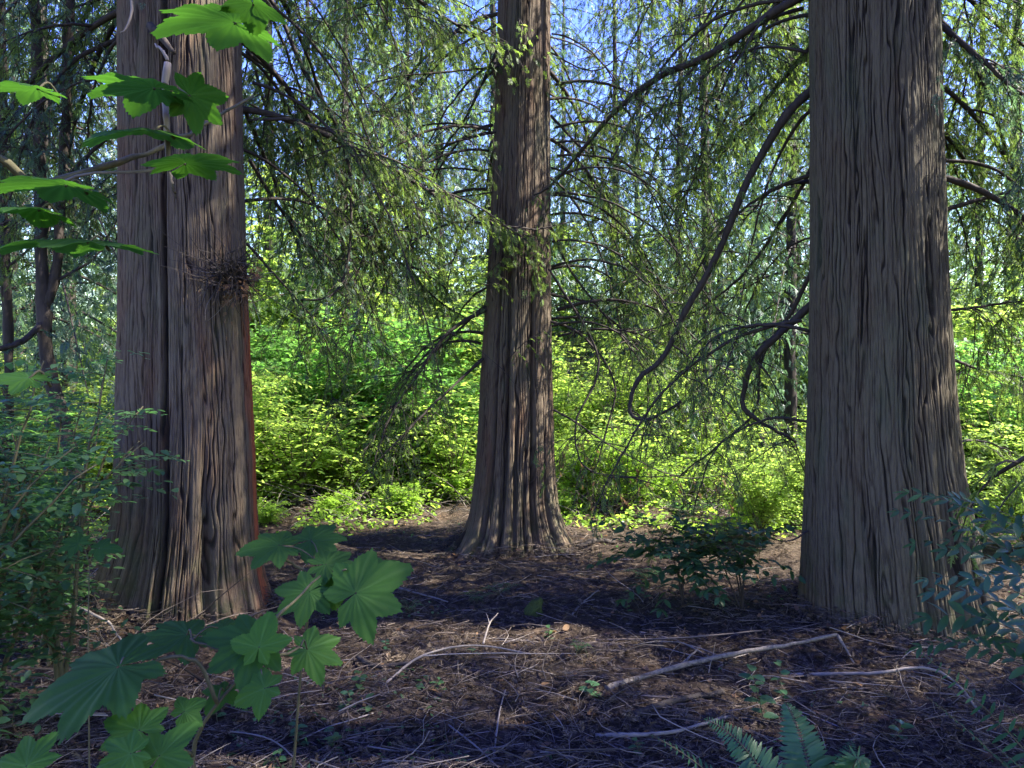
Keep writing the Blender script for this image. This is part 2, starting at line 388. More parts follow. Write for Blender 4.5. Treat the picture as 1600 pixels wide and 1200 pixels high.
# ------------------------------------------------------------------ the big cedar trunks
def trunk_mb(prof, loc, seed, freq=52, bark=0.016, flute=0.06, nfl=9, flute_h=0.9, flute_keep=0.15, union=None, segs=1500, grooves=(), ztop=26):
    """prof: rows (photo y, left px, right px) of the silhouette; loc = foot of the tree"""
    Yc = loc[1]; pr = sorted(((CAMH + (600 - y) / FPX * Yc - loc[2], (a + b) / 2, (b - a) / 2) for y, a, b in prof))
    zk = np.array([p[0] for p in pr]); cxk = (np.array([p[1] for p in pr]) - 800) / FPX * Yc - loc[0]; rk = np.array([p[2] for p in pr]) / FPX * Yc * math.cos(math.atan2(loc[0], Yc))
    zs = np.concatenate([np.arange(-0.25, 5.9, 0.0135), np.arange(5.95, ztop, 0.25)])
    R = np.interp(zs, zk, rk) ; C = np.interp(zs, zk, cxk)
    ker = np.ones(21) / 21
    for arr in (R, C):
        n0 = int((5.9 + .25) / 0.0135); e = np.pad(arr[:n0], 10, mode='edge'); arr[:n0] = np.convolve(e, ker, 'valid')[:n0]
    hi = zs > zk[-1]; R[hi] = rk[-1] * np.maximum(0.12, 1 - (zs[hi] - zk[-1]) / (ztop + 2 - zk[-1])); C[hi] = cxk[-1]
    th = np.arange(segs) * 2 * PI / segs; u = th / (2 * PI)
    U, Z = np.meshgrid(u, zs); TH = U * 2 * PI
    # slow twist / wander of the bark strips
    Uw = U + 0.012 * (vn(U * 6, Z * 0.55 + 10, seed + 1, 6) - .5) + 0.006 * (vn(U * 14, Z * 1.5 + 40, seed + 2, 14) - .5)
    base = np.ones_like(U)
    if union:
        best = np.zeros_like(U)
        for dx, dy, r in union:
            px, py = dx * np.cos(TH) + dy * np.sin(TH), -dx * np.sin(TH) + dy * np.cos(TH)
            disc = r * r - py * py
            best = np.maximum(best, np.where(disc > 0, px + np.sqrt(np.maximum(disc, 0)), 0.05))
        base = best / 0.51
    amp = flute * (np.exp(-np.maximum(Z, 0) / flute_h) * (1 - flute_keep) + flute_keep)
    fl = vn(Uw * nfl, Z * 0.25 + 7, seed + 3, nfl) - 0.5 + 0.5 * (vn(Uw * nfl * 2, Z * 0.4 + 3, seed + 4, nfl * 2) - .5)
    rad = R[:, None] * base
    rad = rad + amp * 2.0 * fl
    for (tdeg, wd, dep, z0, z1) in grooves:
        dt = np.angle(np.exp(1j * (TH - math.radians(tdeg) - 0.10 * (vn(Z * 0.8, Z * 0 + 2, seed + 9) - .5))))
        rad = rad - dep * np.exp(-(dt / wd) ** 2) * np.clip((Z - z0) / 0.4 + .5, 0, 1) * np.clip((z1 - Z) / 0.8 + .5, 0, 1)
    def strips(n, sd, wan, lo, hi):
        ph = Uw * n + wan * (vn(Uw * n / 2, Z * 1.4 + 6 * vn(Uw * 13, 0 * Z, sd + 1, 13), sd, n // 2) - .5) + 0.5 * wan * (vn(Uw * n, Z * 6 + 9 * vn(Uw * 17, 0 * Z, sd + 2, 17), sd + 3, n) - .5)
        f = np.abs((ph % 1.0) * 2 - 1); f = 1 - f
        s_ = np.clip((f - lo) / (hi - lo), 0, 1); s_ = s_ * s_ * (3 - 2 * s_)
        keep = np.clip(vn(Uw * n, Z * 1.0 + 7 * vn(Uw * 11, 0 * Z, sd + 5, 11), sd + 4, n) * 2.2 - .45, 0, 1)
        return 1 - (1 - s_) * keep
    yj = 8 * vn(Uw * 19, 0 * Z, seed + 30, 19)
    b1 = strips(freq, seed + 5, 1.9, 0.02, 0.5); b2 = strips(int(freq * .95) * 2, seed + 12, 1.8, 0.0, 0.6)
    b3 = vn(Uw * freq * 5, Z * 4 + yj, seed + 7, freq * 5)
    b4 = vn(Uw * freq * 2, Z * 22 + yj * 3, seed + 8, freq * 2)
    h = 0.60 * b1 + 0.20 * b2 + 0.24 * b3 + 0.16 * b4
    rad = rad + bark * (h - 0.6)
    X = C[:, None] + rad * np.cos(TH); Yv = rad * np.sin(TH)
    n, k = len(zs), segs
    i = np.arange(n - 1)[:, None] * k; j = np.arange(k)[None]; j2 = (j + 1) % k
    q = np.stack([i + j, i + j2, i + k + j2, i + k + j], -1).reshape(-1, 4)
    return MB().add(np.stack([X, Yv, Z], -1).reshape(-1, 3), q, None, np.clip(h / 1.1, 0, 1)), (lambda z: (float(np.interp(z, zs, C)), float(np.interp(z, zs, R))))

def foot(x, y): return np.array([x, y, float(gh(x, y)) - 0.02])
FL = foot(-2.34, 5.47); FR = foot(2.50, 5.35); FC = foot(0.03, 7.6)
left_tree = thing('cedar_tree', FL, 'massive cedar trunk of two fused stems behind the broad leaves on the left', 'cedar tree', 'big cedar trees around the clearing')
mbL, axL = trunk_mb([(985, 92, 455), (955, 108, 444), (920, 128, 430), (870, 149, 418), (800, 165, 412), (700, 170, 408), (600, 173, 402), (500, 177, 397), (400, 178, 392), (300, 178, 389), (200, 178, 386), (100, 178, 384), (0, 178, 382), (-60, 178, 381)],
    FL, 11, 84, 0.026, 0.07, 8, 0.8, 0.12, union=((-0.19, 0.06, 0.32), (0.175, -0.07, 0.335)), grooves=((-86, 0.06, 0.13, -1, 8), (-52, 0.06, 0.10, -1, 0.8), (-128, 0.08, 0.06, -1, 1.2)))
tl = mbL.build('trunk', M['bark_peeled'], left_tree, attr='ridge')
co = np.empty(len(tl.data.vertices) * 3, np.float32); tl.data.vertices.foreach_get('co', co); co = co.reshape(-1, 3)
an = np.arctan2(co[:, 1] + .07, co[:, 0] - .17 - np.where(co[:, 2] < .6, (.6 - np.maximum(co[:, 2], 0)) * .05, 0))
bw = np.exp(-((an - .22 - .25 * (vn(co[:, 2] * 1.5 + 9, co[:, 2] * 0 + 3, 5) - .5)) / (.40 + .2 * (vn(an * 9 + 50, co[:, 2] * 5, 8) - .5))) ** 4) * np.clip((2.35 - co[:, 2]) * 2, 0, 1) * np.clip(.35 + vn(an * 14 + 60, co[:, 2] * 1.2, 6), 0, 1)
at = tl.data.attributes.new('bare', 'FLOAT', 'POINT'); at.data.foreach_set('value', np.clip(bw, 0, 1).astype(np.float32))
right_tree = thing('cedar_tree', FR, 'thick straight grey cedar trunk with flared foot on the right', 'cedar tree', 'big cedar trees around the clearing')
mbR, axR = trunk_mb([(1000, 1240, 1580), (965, 1246, 1562), (910, 1250, 1540), (860, 1252, 1528), (790, 1255, 1513), (740, 1257, 1503), (700, 1258, 1497), (600, 1262, 1487), (500, 1264, 1480), (400, 1265, 1475), (300, 1265, 1472), (200, 1265, 1468), (100, 1264, 1466), (0, 1263, 1463), (-60, 1263, 1462)],
    FR, 31, 78, 0.028, 0.05, 7, 0.5, 0.05, grooves=((-72, 0.08, 0.09, -1, 0.9), (-95, 0.05, 0.05, -1, 0.7), (-50, 0.06, 0.06, -1, 1.0)))
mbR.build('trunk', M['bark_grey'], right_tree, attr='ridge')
centre_tree = thing('cedar_tree', FC, 'fluted cedar trunk with spreading root flare in the middle of the clearing', 'cedar tree', 'big cedar trees around the clearing')
mbC, axC = trunk_mb([(880, 680, 915), (858, 700, 898), (840, 715, 886), (820, 726, 877), (795, 733, 869), (750, 740, 865), (700, 745, 863), (600, 750, 861), (500, 757, 859), (400, 763, 858), (200, 772, 857), (0, 779, 858), (-60, 780, 858)],
    FC, 57, 76, 0.020, 0.085, 11, 0.55, 0.22, grooves=((-122, 0.05, 0.10, -1, 3.4), (-103, 0.05, 0.08, -1, 2.6), (-88, 0.04, 0.06, -1, 1.2), (-62, 0.05, 0.10, -1, 2.6), (-40, 0.05, 0.08, -1, .9), (-75, 0.03, 0.06, -1, .8)))
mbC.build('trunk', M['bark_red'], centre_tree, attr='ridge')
# surface roots of the middle cedar
rngr = np.random.default_rng(5)
for (a, l, r) in ((-150, 0.55, 0.05), (-48, 0.5, 0.04), (-20, 0.45, 0.045), (-128, 0.4, 0.04), (200, 0.7, 0.05)):
    a = math.radians(a); mb = MB(); p = []
    for s in np.linspace(0, 1, 6):
        q = 0.34 + s * l; x, y = q * math.cos(a + 0.25 * s), q * math.sin(a + 0.25 * s)
        p.append([x, y, float(gh(FC[0] + x, FC[1] + y)) - FC[2] + 0.34 * (1 - s) ** 3 - 0.03 * s])
    tube(mb, curve(p, 16), r * 1.3, r * 0.25, 7, 0.006, rngr); mb.build('root', M['bark_red'], centre_tree)

# ------------------------------------------------------------------ cedar foliage
def foliage_on(mb, pts, rng, dens=11.0, slen=0.15, twig=0.5, droop=0.75, mbt=None, sprays=SPRAYS, start=0.12, side=None, sub=0.055):
    """hang twigs with flat sprays along a limb given as a polyline"""
    pts = np.asarray(pts); seg = np.linalg.norm(np.diff(pts, axis=0), axis=1); cum = np.concatenate([[0], np.cumsum(seg)]); L = cum[-1]
    n = max(2, int(L * dens)); s = (start + (1 - start) * (np.arange(n) + rng.uniform(0, 1, n)) / n) * L
    base = np.stack([np.interp(s, cum, pts[:, k]) for k in range(3)], 1)
    eps = 0.05; nx = np.stack([np.interp(np.minimum(s + eps, L), cum, pts[:, k]) for k in range(3)], 1) - np.stack([np.interp(s - eps, cum, pts[:, k]) for k in range(3)], 1)
    d = nrm(nx); sg = np.where(np.arange(n) % 2 == 0, 1, -1)[:, None]
    lat = nrm(np.cross(np.array([0, 0, 1.0]), d) + 1e-6) * sg
    tl = twig * rng.uniform(0.45, 1.15, n) * (1 - 0.55 * (s / L) ** 2)
    d0 = nrm(0.55 * d + lat * rng.uniform(0.35, 1.0, (n, 1)) + rng.normal(0, 0.25, (n, 3)) + [0, 0, -0.15])
    m = np.maximum(3, (tl / sub).astype(int)); idx = np.repeat(np.arange(n), m)
    t = np.concatenate([(np.arange(k) + 0.7) / k for k in m])
    dd = droop * rng.uniform(0.5, 1.4, n)
    pos = base[idx] + d0[idx] * (tl[idx] * t)[:, None]; pos[:, 2] -= dd[idx] * tl[idx] * t ** 2
    tan = nrm(d0[idx] + np.array([0, 0, -1.0]) * (2 * dd[idx] * t)[:, None])
    ssg = np.where(np.arange(len(t)) % 2 == 0, 1, -1)[:, None]
    sl = nrm(np.cross(tan, nrm(rng.normal(0, 0.35, (len(t), 3)) + [0, 0, 1.0])))
    sdir = nrm(tan * 0.8 + sl * ssg * rng.uniform(0.2, 0.9, (len(t), 1)) + np.array([0, 0, -0.35]))
    sc = slen * rng.uniform(0.6, 1.25, len(t)) * (1 - 0.3 * t)
    up = nrm(np.array([0, 0, 1.0]) + rng.normal(0, 0.5, (len(t), 3)))
    Mx = basis(sdir, up, sc); ch = rng.integers(0, len(sprays), len(t))
    for k, pr in enumerate(sprays): mb.inst(pr, Mx[ch == k], pos[ch == k])
    if mbt is not None:
        for i in range(n):
            tt = np.linspace(0, 1, 4)[:, None]; pp = base[i] + d0[i] * tl[i] * tt; pp[:, 2] -= dd[i] * tl[i] * tt[:, 0] ** 2
            tube(mbt, pp, 0.0035 + 0.002 * tl[i], 0.0012, 3)

def bough(seed, L=3.0, rise=0.15, sag=0.55, hook=0.35, r=0.028, dens=13, sprays=SPRAYS_FINE, slen=0.125, twig=0.55, droop=0.9, subs=5):
    """a cedar bough from the origin along +X: sags, then lifts at its tip; returns limb MB, foliage MB"""
    rng = np.random.default_rng(seed); t = np.linspace(0, 1, 22)
    z = L * (rise * t - sag * t ** 1.6 * 1.6 + hook * np.maximum(0, t - 0.55) ** 2 * 3)
    y = L * 0.12 * np.sin(t * 3 + rng.uniform(0, 6)) * t
    p = np.stack([L * t, y, z], 1); lm = MB(); fm = MB()
    tube(lm, p, r, r * 0.18, 6, 0.006, rng)
    foliage_on(fm, p, rng, dens, slen, twig, droop, lm, sprays)
    for k in range(subs):
        i = int(rng.uniform(3, 17)); sg = 1 if k % 2 else -1; l = L * rng.uniform(0.22, 0.45) * (1 - t[i] * 0.5)
        a = sg * rng.uniform(0.5, 1.0); u = np.linspace(0, 1, 10)
        pp = p[i] + np.stack([l * u * math.cos(a), l * u * math.sin(a), -l * rng.uniform(0.3, 0.9) * u ** 1.7], 1)
        tube(lm, pp, r * 0.42, r * 0.1, 4, 0.003, rng); foliage_on(fm, pp, rng, dens, slen, twig * 0.85, droop, lm, sprays)
    return lm, fm

BOUGH = []
for i in range(5):
    lm, fm = bough(100 + i, 3.0, (0.1, 0.2, 0.05, 0.15, 0.0)[i], (0.35, 0.45, 0.55, 0.4, 0.7)[i], 0.45)
    BOUGH.append((lm.mesh('bough_limb', M['bark_dark']), fm.mesh('bough_foliage', M['cedar'], False)))
def add_boughs(tree, ax, zs_az, rng, lscale=(0.8, 1.3), mat=None):
    for (z, az) in zs_az:
        cx, r = ax(z); k = int(rng.integers(0, 5)); s = rng.uniform(*lscale)
        a = math.radians(az)
        o = link('branch', BOUGH[k][0], tree, (cx + (r - 0.03) * math.cos(a), (r - 0.03) * math.sin(a), z), (rng.uniform(-.2, .2), rng.uniform(-.1, .12), a), s)
        link('foliage', BOUGH[k][1], o)

rb = np.random.default_rng(77)
# crowns above the frame (these throw the shade of the clearing)
def crown(n, z0, z1, s0, s1, seed):
    r = np.random.default_rng(seed); out = []
    for i in range(n):
        f = (i + .5) / n; out.append((z0 + (z1 - z0) * f ** 1.1, (i * 137.5 + r.uniform(-15, 15)) % 360))
    return out
def crown_boughs(tree, ax, n, z0, z1, s0, s1, seed, gap=None):
    r = np.random.default_rng(seed)
    for z, az in crown(n, z0, z1, s0, s1, seed):
        if gap and (az - gap[0]) % 360 < gap[1] - gap[0] and z < 13: continue      # boughs left out to let sun patches through and clear the view
        f = (z - z0) / (z1 - z0); add_boughs(tree, ax, [(z, az)], r, (s0 + (s1 - s0) * f, (s0 + (s1 - s0) * f) * 1.2))
crown_boughs(left_tree, axL, 30, 6.2, 15, 1.3, 0.8, 1, (-40, 30))
crown_boughs(right_tree, axR, 34, 7.8, 16, 1.2, 0.9, 2, (5, 110))
crown_boughs(centre_tree, axC, 24, 6.8, 15, 1.25, 0.8, 3)

# low boughs on the far side of the trunks: the hanging curtains behind them
def back_boughs(tree, ax, n, z0, z1, a0, a1, sc, seed):
    r = np.random.default_rng(seed)
    for i in range(n): add_boughs(tree, ax, [(z0 + (z1 - z0) * (i + r.uniform(0, 1)) / n, a0 + (a1 - a0) * ((i * .618) % 1))], r, sc)
back_boughs(centre_tree, axC, 5, 3.6, 6.0, 20, 160, (.6, .9), 41)
back_boughs(left_tree, axL, 8, 3.3, 6.2, 40, 105, (.7, 1.1), 42)
back_boughs(right_tree, axR, 6, 3.8, 6.2, 75, 120, (.7, 1.0), 43)

back_boughs(right_tree, axR, 9, 3.0, 5.6, 0, 50, (.7, 1.0), 44)
back_boughs(left_tree, axL, 6, 3.6, 6.0, 120, 175, (.7, 1.1), 45)

# ---- limbs that cross the picture, each followed from the photograph with its own depth
def limb(tree, pts, r0, r1, seed, dens=8, slen=0.13, twig=0.4, droop=0.8, mat='bark_dark', fol='cedar', start=0.2, n=30, wob=0.004, subs=0, sprays=SPRAYS_FINE):
    rng = np.random.default_rng(seed); p = curve([P(*q) for q in pts], n) - np.array(tree.location); lm = MB(); fm = MB()
    p = tube(lm, p, r0, r1, 7, wob, rng)
    if dens: foliage_on(fm, p, rng, dens, slen * .78, twig, droop, lm, sprays, start, sub=.05)
    for k in range(subs):
        i = int(rng.uniform(n * start, n * 0.95)); l = rng.uniform(0.3, 0.9); a = rng.uniform(0, 2 * PI); u = np.linspace(0, 1, 10)
        c = rng.uniform(-0.4, 0.5)
        pp = p[i] + np.stack([l * u * math.cos(a) * 0.7, l * u * math.sin(a) * .4 , -l * rng.uniform(0.4, 1.1) * u ** 1.5 + c * l * np.maximum(0, u - .5) ** 2 * 2], 1)
        rr = np.interp(i, [0, n], [r0, r1]) * 0.4
        tube(lm, pp, max(rr, .004), 0.0018, 4, 0.004, rng)
        if dens: foliage_on(fm, pp, rng, dens, slen * .78, twig * 0.7, droop, lm, sprays, sub=.05)
    o = lm.build('branch', M[mat], tree)
    if fm.n: fm.build('foliage', M[fol], o, False)
    return o
limb(right_tree, [(1275, -20, 5.4), (1200, 25, 5.5), (1110, 85, 5.7), (1030, 120, 5.9), (960, 175, 6.1), (900, 245, 6.4), (860, 290, 6.6), (835, 305, 6.8)], 0.036, 0.008, 1, 7, twig=0.35, subs=7, start=0.1)
limb(right_tree, [(1280, 130, 5.5), (1225, 185, 5.6), (1165, 290, 5.8), (1120, 400, 5.95), (1070, 490, 6.1), (1035, 560, 6.2), (1000, 590, 6.2), (985, 625, 6.2), (990, 652, 6.15), (1020, 652, 6.1), (1065, 628, 6.0)], 0.034, 0.011, 2, 3, twig=0.25, subs=6, n=44, start=0.25)
limb(right_tree, [(1275, 470, 5.6), (1225, 515, 5.7), (1180, 560, 5.8), (1163, 610, 5.9), (1165, 640, 5.9), (1210, 672, 5.9), (1245, 690, 5.9)], 0.032, 0.01, 3, 3, twig=0.3, subs=5)
limb(right_tree, [(1270, 420, 5.7), (1235, 490, 5.9), (1190, 560, 6.2), (1180, 640, 6.3), (1130, 690, 6.3), (1060, 745, 6.4)], 0.018, 0.006, 4, 6, twig=0.35, subs=7)
limb(right_tree, [(1275, 250, 5.7), (1225, 340, 6.1), (1160, 430, 6.5), (1080, 490, 6.8), (1000, 520, 7.0)], 0.018, 0.005, 5, 7, twig=0.5, subs=6)
limb(right_tree, [(1270, 660, 5.6), (1200, 655, 5.7), (1120, 700, 5.8), (1085, 790, 5.9)], 0.012, 0.004, 6, 6, twig=0.3, subs=5)
limb(right_tree, [(1262, 830, 5.3), (1235, 845, 5.2), (1212, 843, 5.2)], 0.008, 0.003, 7, 0)
limb(left_tree, [(385, -30, 6.0), (430, 10, 6.2), (475, 110, 6.3), (528, 200, 6.4), (548, 300, 6.45), (543, 410, 6.45), (520, 460, 6.4), (470, 470, 6.4)], 0.021, 0.008, 8, 7, twig=0.55, subs=9, fol='cedar_blue', n=36)
limb(left_tree, [(385, 80, 6.2), (440, 130, 6.5), (500, 230, 6.8), (560, 330, 7.0), (590, 420, 7.1)], 0.016, 0.005, 9, 9, twig=0.6, subs=9, fol='cedar_blue')
limb(left_tree, [(390, 250, 6.1), (440, 330, 6.4), (500, 400, 6.8), (570, 470, 7.0)], 0.016, 0.005, 10, 9, twig=0.5, subs=7, fol='cedar_blue')
limb(left_tree, [(385, 380, 5.9), (430, 430, 6.0), (490, 500, 6.2), (520, 560, 6.3)], 0.012, 0.004, 11, 9, twig=0.45, subs=6)
limb(left_tree, [(185, 60, 5.9), (110, 100, 5.8), (50, 190, 5.7), (10, 330, 5.7)], 0.02, 0.006, 12, 10, twig=0.55, subs=10, fol='cedar_blue')
limb(left_tree, [(185, 200, 6.0), (120, 260, 6.1), (60, 330, 6.2), (0, 350, 6.3)], 0.016, 0.006, 13, 10, twig=0.5, subs=8)
limb(centre_tree, [(790, 30, 7.5), (700, 85, 7.4), (640, 150, 7.4), (560, 190, 7.3)], 0.014, 0.004, 14, 6, twig=0.4, subs=7)
limb(centre_tree, [(785, 105, 7.5), (700, 112, 7.3), (600, 125, 7.2), (500, 170, 7.1)], 0.012, 0.004, 15, 6, twig=0.4, subs=6)
limb(centre_tree, [(785, 60, 7.6), (730, 180, 7.7), (690, 240, 7.8), (640, 380, 7.8), (640, 480, 7.8)], 0.016, 0.005, 16, 5, twig=0.4, subs=8)
limb(centre_tree, [(780, 205, 7.5), (690, 225, 7.3), (600, 232, 7.2)], 0.010, 0.003, 17, 6, twig=0.35, subs=4)
limb(centre_tree, [(775, 300, 7.5), (700, 310, 7.6), (640, 315, 7.6)], 0.010, 0.003, 18, 5, twig=0.35, subs=3)
limb(centre_tree, [(765, 480, 7.5), (700, 520, 7.3), (650, 590, 7.2), (610, 650, 7.1), (585, 720, 7.0)], 0.022, 0.006, 19, 7, twig=0.45, subs=10, start=0.3)
limb(centre_tree, [(755, 560, 7.4), (690, 620, 7.2), (630, 680, 7.0), (560, 750, 6.9)], 0.016, 0.005, 20, 6, twig=0.4, subs=8)
limb(centre_tree, [(765, 470, 7.5), (690, 540, 7.7), (640, 580, 7.8), (580, 590, 7.9)], 0.014, 0.004, 21, 7, twig=0.45, subs=6)
limb(centre_tree, [(855, 500, 7.5), (910, 525, 7.4), (960, 600, 7.4), (940, 700, 7.4), (920, 760, 7.4)], 0.015, 0.005, 22, 4, twig=0.35, subs=8)
limb(centre_tree, [(855, 340, 7.6), (890, 420, 7.6), (950, 500, 7.6), (1010, 590, 7.6), (1000, 720, 7.5)], 0.015, 0.005, 23, 4, twig=0.35, subs=9)
limb(centre_tree, [(860, 460, 7.7), (930, 480, 7.8), (1020, 560, 8.0), (1080, 600, 8.1), (1100, 700, 8.2)], 0.014, 0.004, 24, 5, twig=0.4, subs=9, fol='cedar')
limb(centre_tree, [(860, 180, 7.6), (920, 240, 7.7), (1000, 280, 7.8), (1060, 370, 7.9), (1090, 440, 8.0)], 0.014, 0.004, 25, 8, twig=0.5, subs=8)
limb(centre_tree, [(855, 80, 7.6), (930, 110, 7.5), (1000, 60, 7.5)], 0.01, 0.004, 26, 7, twig=0.4, subs=5)
limb(centre_tree, [(865, 640, 7.5), (900, 660, 7.5), (960, 700, 7.6), (1060, 745, 7.6), (1150, 740, 7.7)], 0.012, 0.004, 27, 4, twig=0.35, subs=7, fol='cedar_brown')
limb(centre_tree, [(858, 420, 7.4), (935, 560, 7.2), (900, 660, 7.1), (915, 730, 7.0), (990, 745, 7.0), (1080, 742, 7.0)], 0.013, 0.004, 28, 2, twig=0.25, subs=8)
# thin arching branches, half bare, that fan out around the middle cedar and behind the grey one
def arcs(tree, ax, n, z0, z1, a0, a1, L0, L1, seed, dens, fol='cedar'):
    r = np.random.default_rng(seed)
    for i in range(n):
        z = r.uniform(z0, z1); cx, rad = ax(z); a = math.radians(a0 + (a1 - a0) * ((i * .618 + .1) % 1)); L = r.uniform(L0, L1); u = np.linspace(0, 1, 26)
        rise, fall, hook = r.uniform(-.1, .45), r.uniform(.5, 1.15), r.uniform(.1, .8); bend = r.normal(0, .35)
        az = a + bend * u ** 1.5; st = L / 25; x = np.cumsum(np.cos(az)) * st * np.linspace(1, .6, 26); y = np.cumsum(np.sin(az)) * st * np.linspace(1, .6, 26)
        zz = z + L * (rise * u - fall * u ** 1.8 + hook * np.maximum(0, u - .6) ** 2 * 2.2); zz = np.maximum(zz, .35)
        p = np.stack([cx + (rad - .04) * math.cos(a) + x, (rad - .04) * math.sin(a) + y, zz], 1); lm = MB(); fm = MB()
        p = tube(lm, p, r.uniform(.010, .018), .003, 6, .007, r)
        for k in range(6):
            j = int(r.uniform(5, 24)); l = r.uniform(.25, .8); b = r.uniform(0, 2 * PI); v = np.linspace(0, 1, 9)
            pp = p[j] + np.stack([l * v * math.cos(b), l * v * math.sin(b), l * (r.uniform(-.2, .3) * v - r.uniform(.2, 1.0) * v ** 2)], 1)
            tube(lm, pp, .005, .0015, 4, .004, r)
            if r.random() < dens: foliage_on(fm, pp, r, 9, .10, .3, .9, lm, SPRAYS_FINE, sub=.05)
        if r.random() < dens + .2: foliage_on(fm, p, r, 7, .10, .35, .9, lm, SPRAYS_FINE, .45, sub=.05)
        o = lm.build('branch', M['bark_dark'], tree)
        if fm.n: fm.build('foliage', M[fol], o, False)
arcs(centre_tree, axC, 24, 1.9, 5.2, -35, 60, 1.6, 3.2, 71, .5); arcs(centre_tree, axC, 15, 2.0, 5.4, 120, 215, 1.5, 2.8, 72, .55)
arcs(right_tree, axR, 17, 1.9, 5.6, 105, 170, 1.3, 2.6, 73, .6); arcs(left_tree, axL, 13, 2.2, 5.6, 10, 75, 1.4, 2.6, 74, .7)
arcs(left_tree, axL, 5, 2.6, 5.4, 130, 200, 1.2, 2.4, 75, .7, 'cedar_blue'); arcs(right_tree, axR, 6, 2.0, 5.4, -20, 60, 1.2, 2.2, 76, .8)
# epicormic sprigs on the trunks
limb(centre_tree, [(800, 60, 7.25), (812, 30, 7.15), (822, 70, 7.1)], 0.004, 0.002, 29, 14, 0.1, 0.25, fol='shrub')
limb(centre_tree, [(790, 380, 7.25), (810, 360, 7.1), (835, 400, 7.05), (840, 450, 7.05)], 0.005, 0.002, 30, 22, 0.12, 0.3)
limb(centre_tree, [(795, 560, 7.2), (820, 535, 7.1), (850, 515, 7.05)], 0.005, 0.002, 31, 16, 0.1, 0.22)
limb(centre_tree, [(770, 470, 7.3), (765, 430, 7.2), (790, 400, 7.1)], 0.005, 0.002, 32, 22, 0.12, 0.3)

# near limbs hanging from above on the right and upper middle
limb(right_tree, [(1470, 40, 5.4), (1530, 90, 5.2), (1600, 150, 5.1), (1680, 190, 5.0)], 0.022, 0.008, 33, 12, 0.15, 0.6, subs=9, fol='cedar_blue', start=0.05)
limb(right_tree, [(1470, 330, 5.7), (1540, 310, 5.8), (1600, 300, 5.9), (1680, 330, 6.0)], 0.02, 0.008, 34, 12, 0.15, 0.55, subs=8, fol='cedar_blue', start=0.1)
limb(right_tree, [(1478, 485, 5.7), (1530, 480, 5.8), (1600, 470, 5.9), (1660, 480, 6.0)], 0.012, 0.006, 35, 12, 0.15, 0.5, subs=8, start=0.1)
limb(right_tree, [(1485, 560, 6.0), (1540, 580, 6.3), (1600, 590, 6.5), (1660, 620, 6.6)], 0.012, 0.006, 36, 11, 0.15, 0.5, subs=8, start=0.1)
limb(right_tree, [(1490, 690, 6.0), (1540, 690, 6.3), (1610, 720, 6.5)], 0.010, 0.005, 37, 10, 0.15, 0.4, subs=4, start=0.1)

# dark tuft of dead twigs on the left trunk, bleached snag
def tuft(tree, c, n, l, seed, mat='bark_dark', r=0.004):
    rng = np.random.default_rng(seed); mb = MB(); c = P(*c) - np.array(tree.location)
    for i in range(n):
        d = nrm(rng.normal(0, 1, 3) * [1, .6, .8] + [0.3, -0.7, -0.1]); u = np.linspace(0, 1, 6)[:, None]; ll = l * rng.uniform(.4, 1.2)
        p = c + rng.normal(0, 0.05, 3) + d * u * ll + rng.normal(0, .35, 3) * ll * u ** 2
        tube(mb, p, r * rng.uniform(.5, 1.2), 0.001, 3, 0.006, rng)
    return mb.build('dead_twigs', M[mat], tree)
tuft(left_tree, (362, 432, 5.13), 230, 0.27, 3, 'bark_dark', .006); tuft(left_tree, (375, 440, 5.15), 18, 0.3, 4, 'dead', 0.004)
mbt = MB(); rt = np.random.default_rng(9)
sp = curve([P(375, 400, 5.15), P(350, 425, 5.08), P(372, 440, 5.02), P(398, 415, 5.08)], 12) - np.array(left_tree.location)
foliage_on(mbt, sp, rt, 70, 0.07, 0.22, 0.9, sprays=SPRAYS_FINE); mbt.build('moss_tuft', M['cedar_brown'], left_tree, False)
mb = MB(); tube(mb, curve([P(200, -20, 5.1), P(206, 15, 5.05), P(197, 45, 5.0), P(188, 52, 5.0)], 10) - FL, 0.012, 0.005, 5, .003, rt); mb.build('snag', M['dead'], left_tree)
mb = MB(); tube(mb, curve([P(235, 40, 5.2), P(262, 70, 5.05), P(272, 82, 5.0)], 8) - FL, 0.03, 0.012, 6, .004, rt)
mb.build('snag', M['bark_dark'], left_tree)

# ------------------------------------------------------------------ trees of the background
def cedar_mesh(seed, H, z0, n, R, sprays=SPRAYS_FAR, dens=5.2, slen=0.20, twig=1.3, droop=1.4):
    rng = np.random.default_rng(seed); fm = MB(); lm = MB()
    for i in range(n):
        f = (i + rng.uniform(0, 1)) / n; z = z0 + (H - z0) * f ** 1.15; a = i * 2.4 + rng.uniform(-.3, .3)
        L = R * (1 - f * 0.75) * rng.uniform(0.75, 1.2); t = np.linspace(0, 1, 10)
        zz = L * (rng.uniform(-.1, .35) * t - rng.uniform(.4, 1.1) * t ** 1.6 + 0.5 * np.maximum(0, t - .6) ** 2)
        p = np.stack([L * t * math.cos(a), L * t * math.sin(a), z + zz], 1)
        tube(lm, p, 0.018, 0.004, 4); foliage_on(fm, p, rng, dens, slen, twig, droop, None, sprays, sub=0.10)
    return lm, fm
def trunk_simple(H, r, seed):
    rng = np.random.default_rng(seed); n = 40; z = np.linspace(-0.2, H, n); mb = MB()
    p = np.stack([rng.normal(0, .03, n).cumsum() * 0.35, rng.normal(0, .03, n).cumsum() * 0.35, z], 1)
    tube(mb, p, r * (1 - 0.9 * np.clip(z / H, 0, 1)) * (1 + 0.5 * np.exp(-np.maximum(z, 0) * 2)), 0, 16, 0); return mb
FARC = []
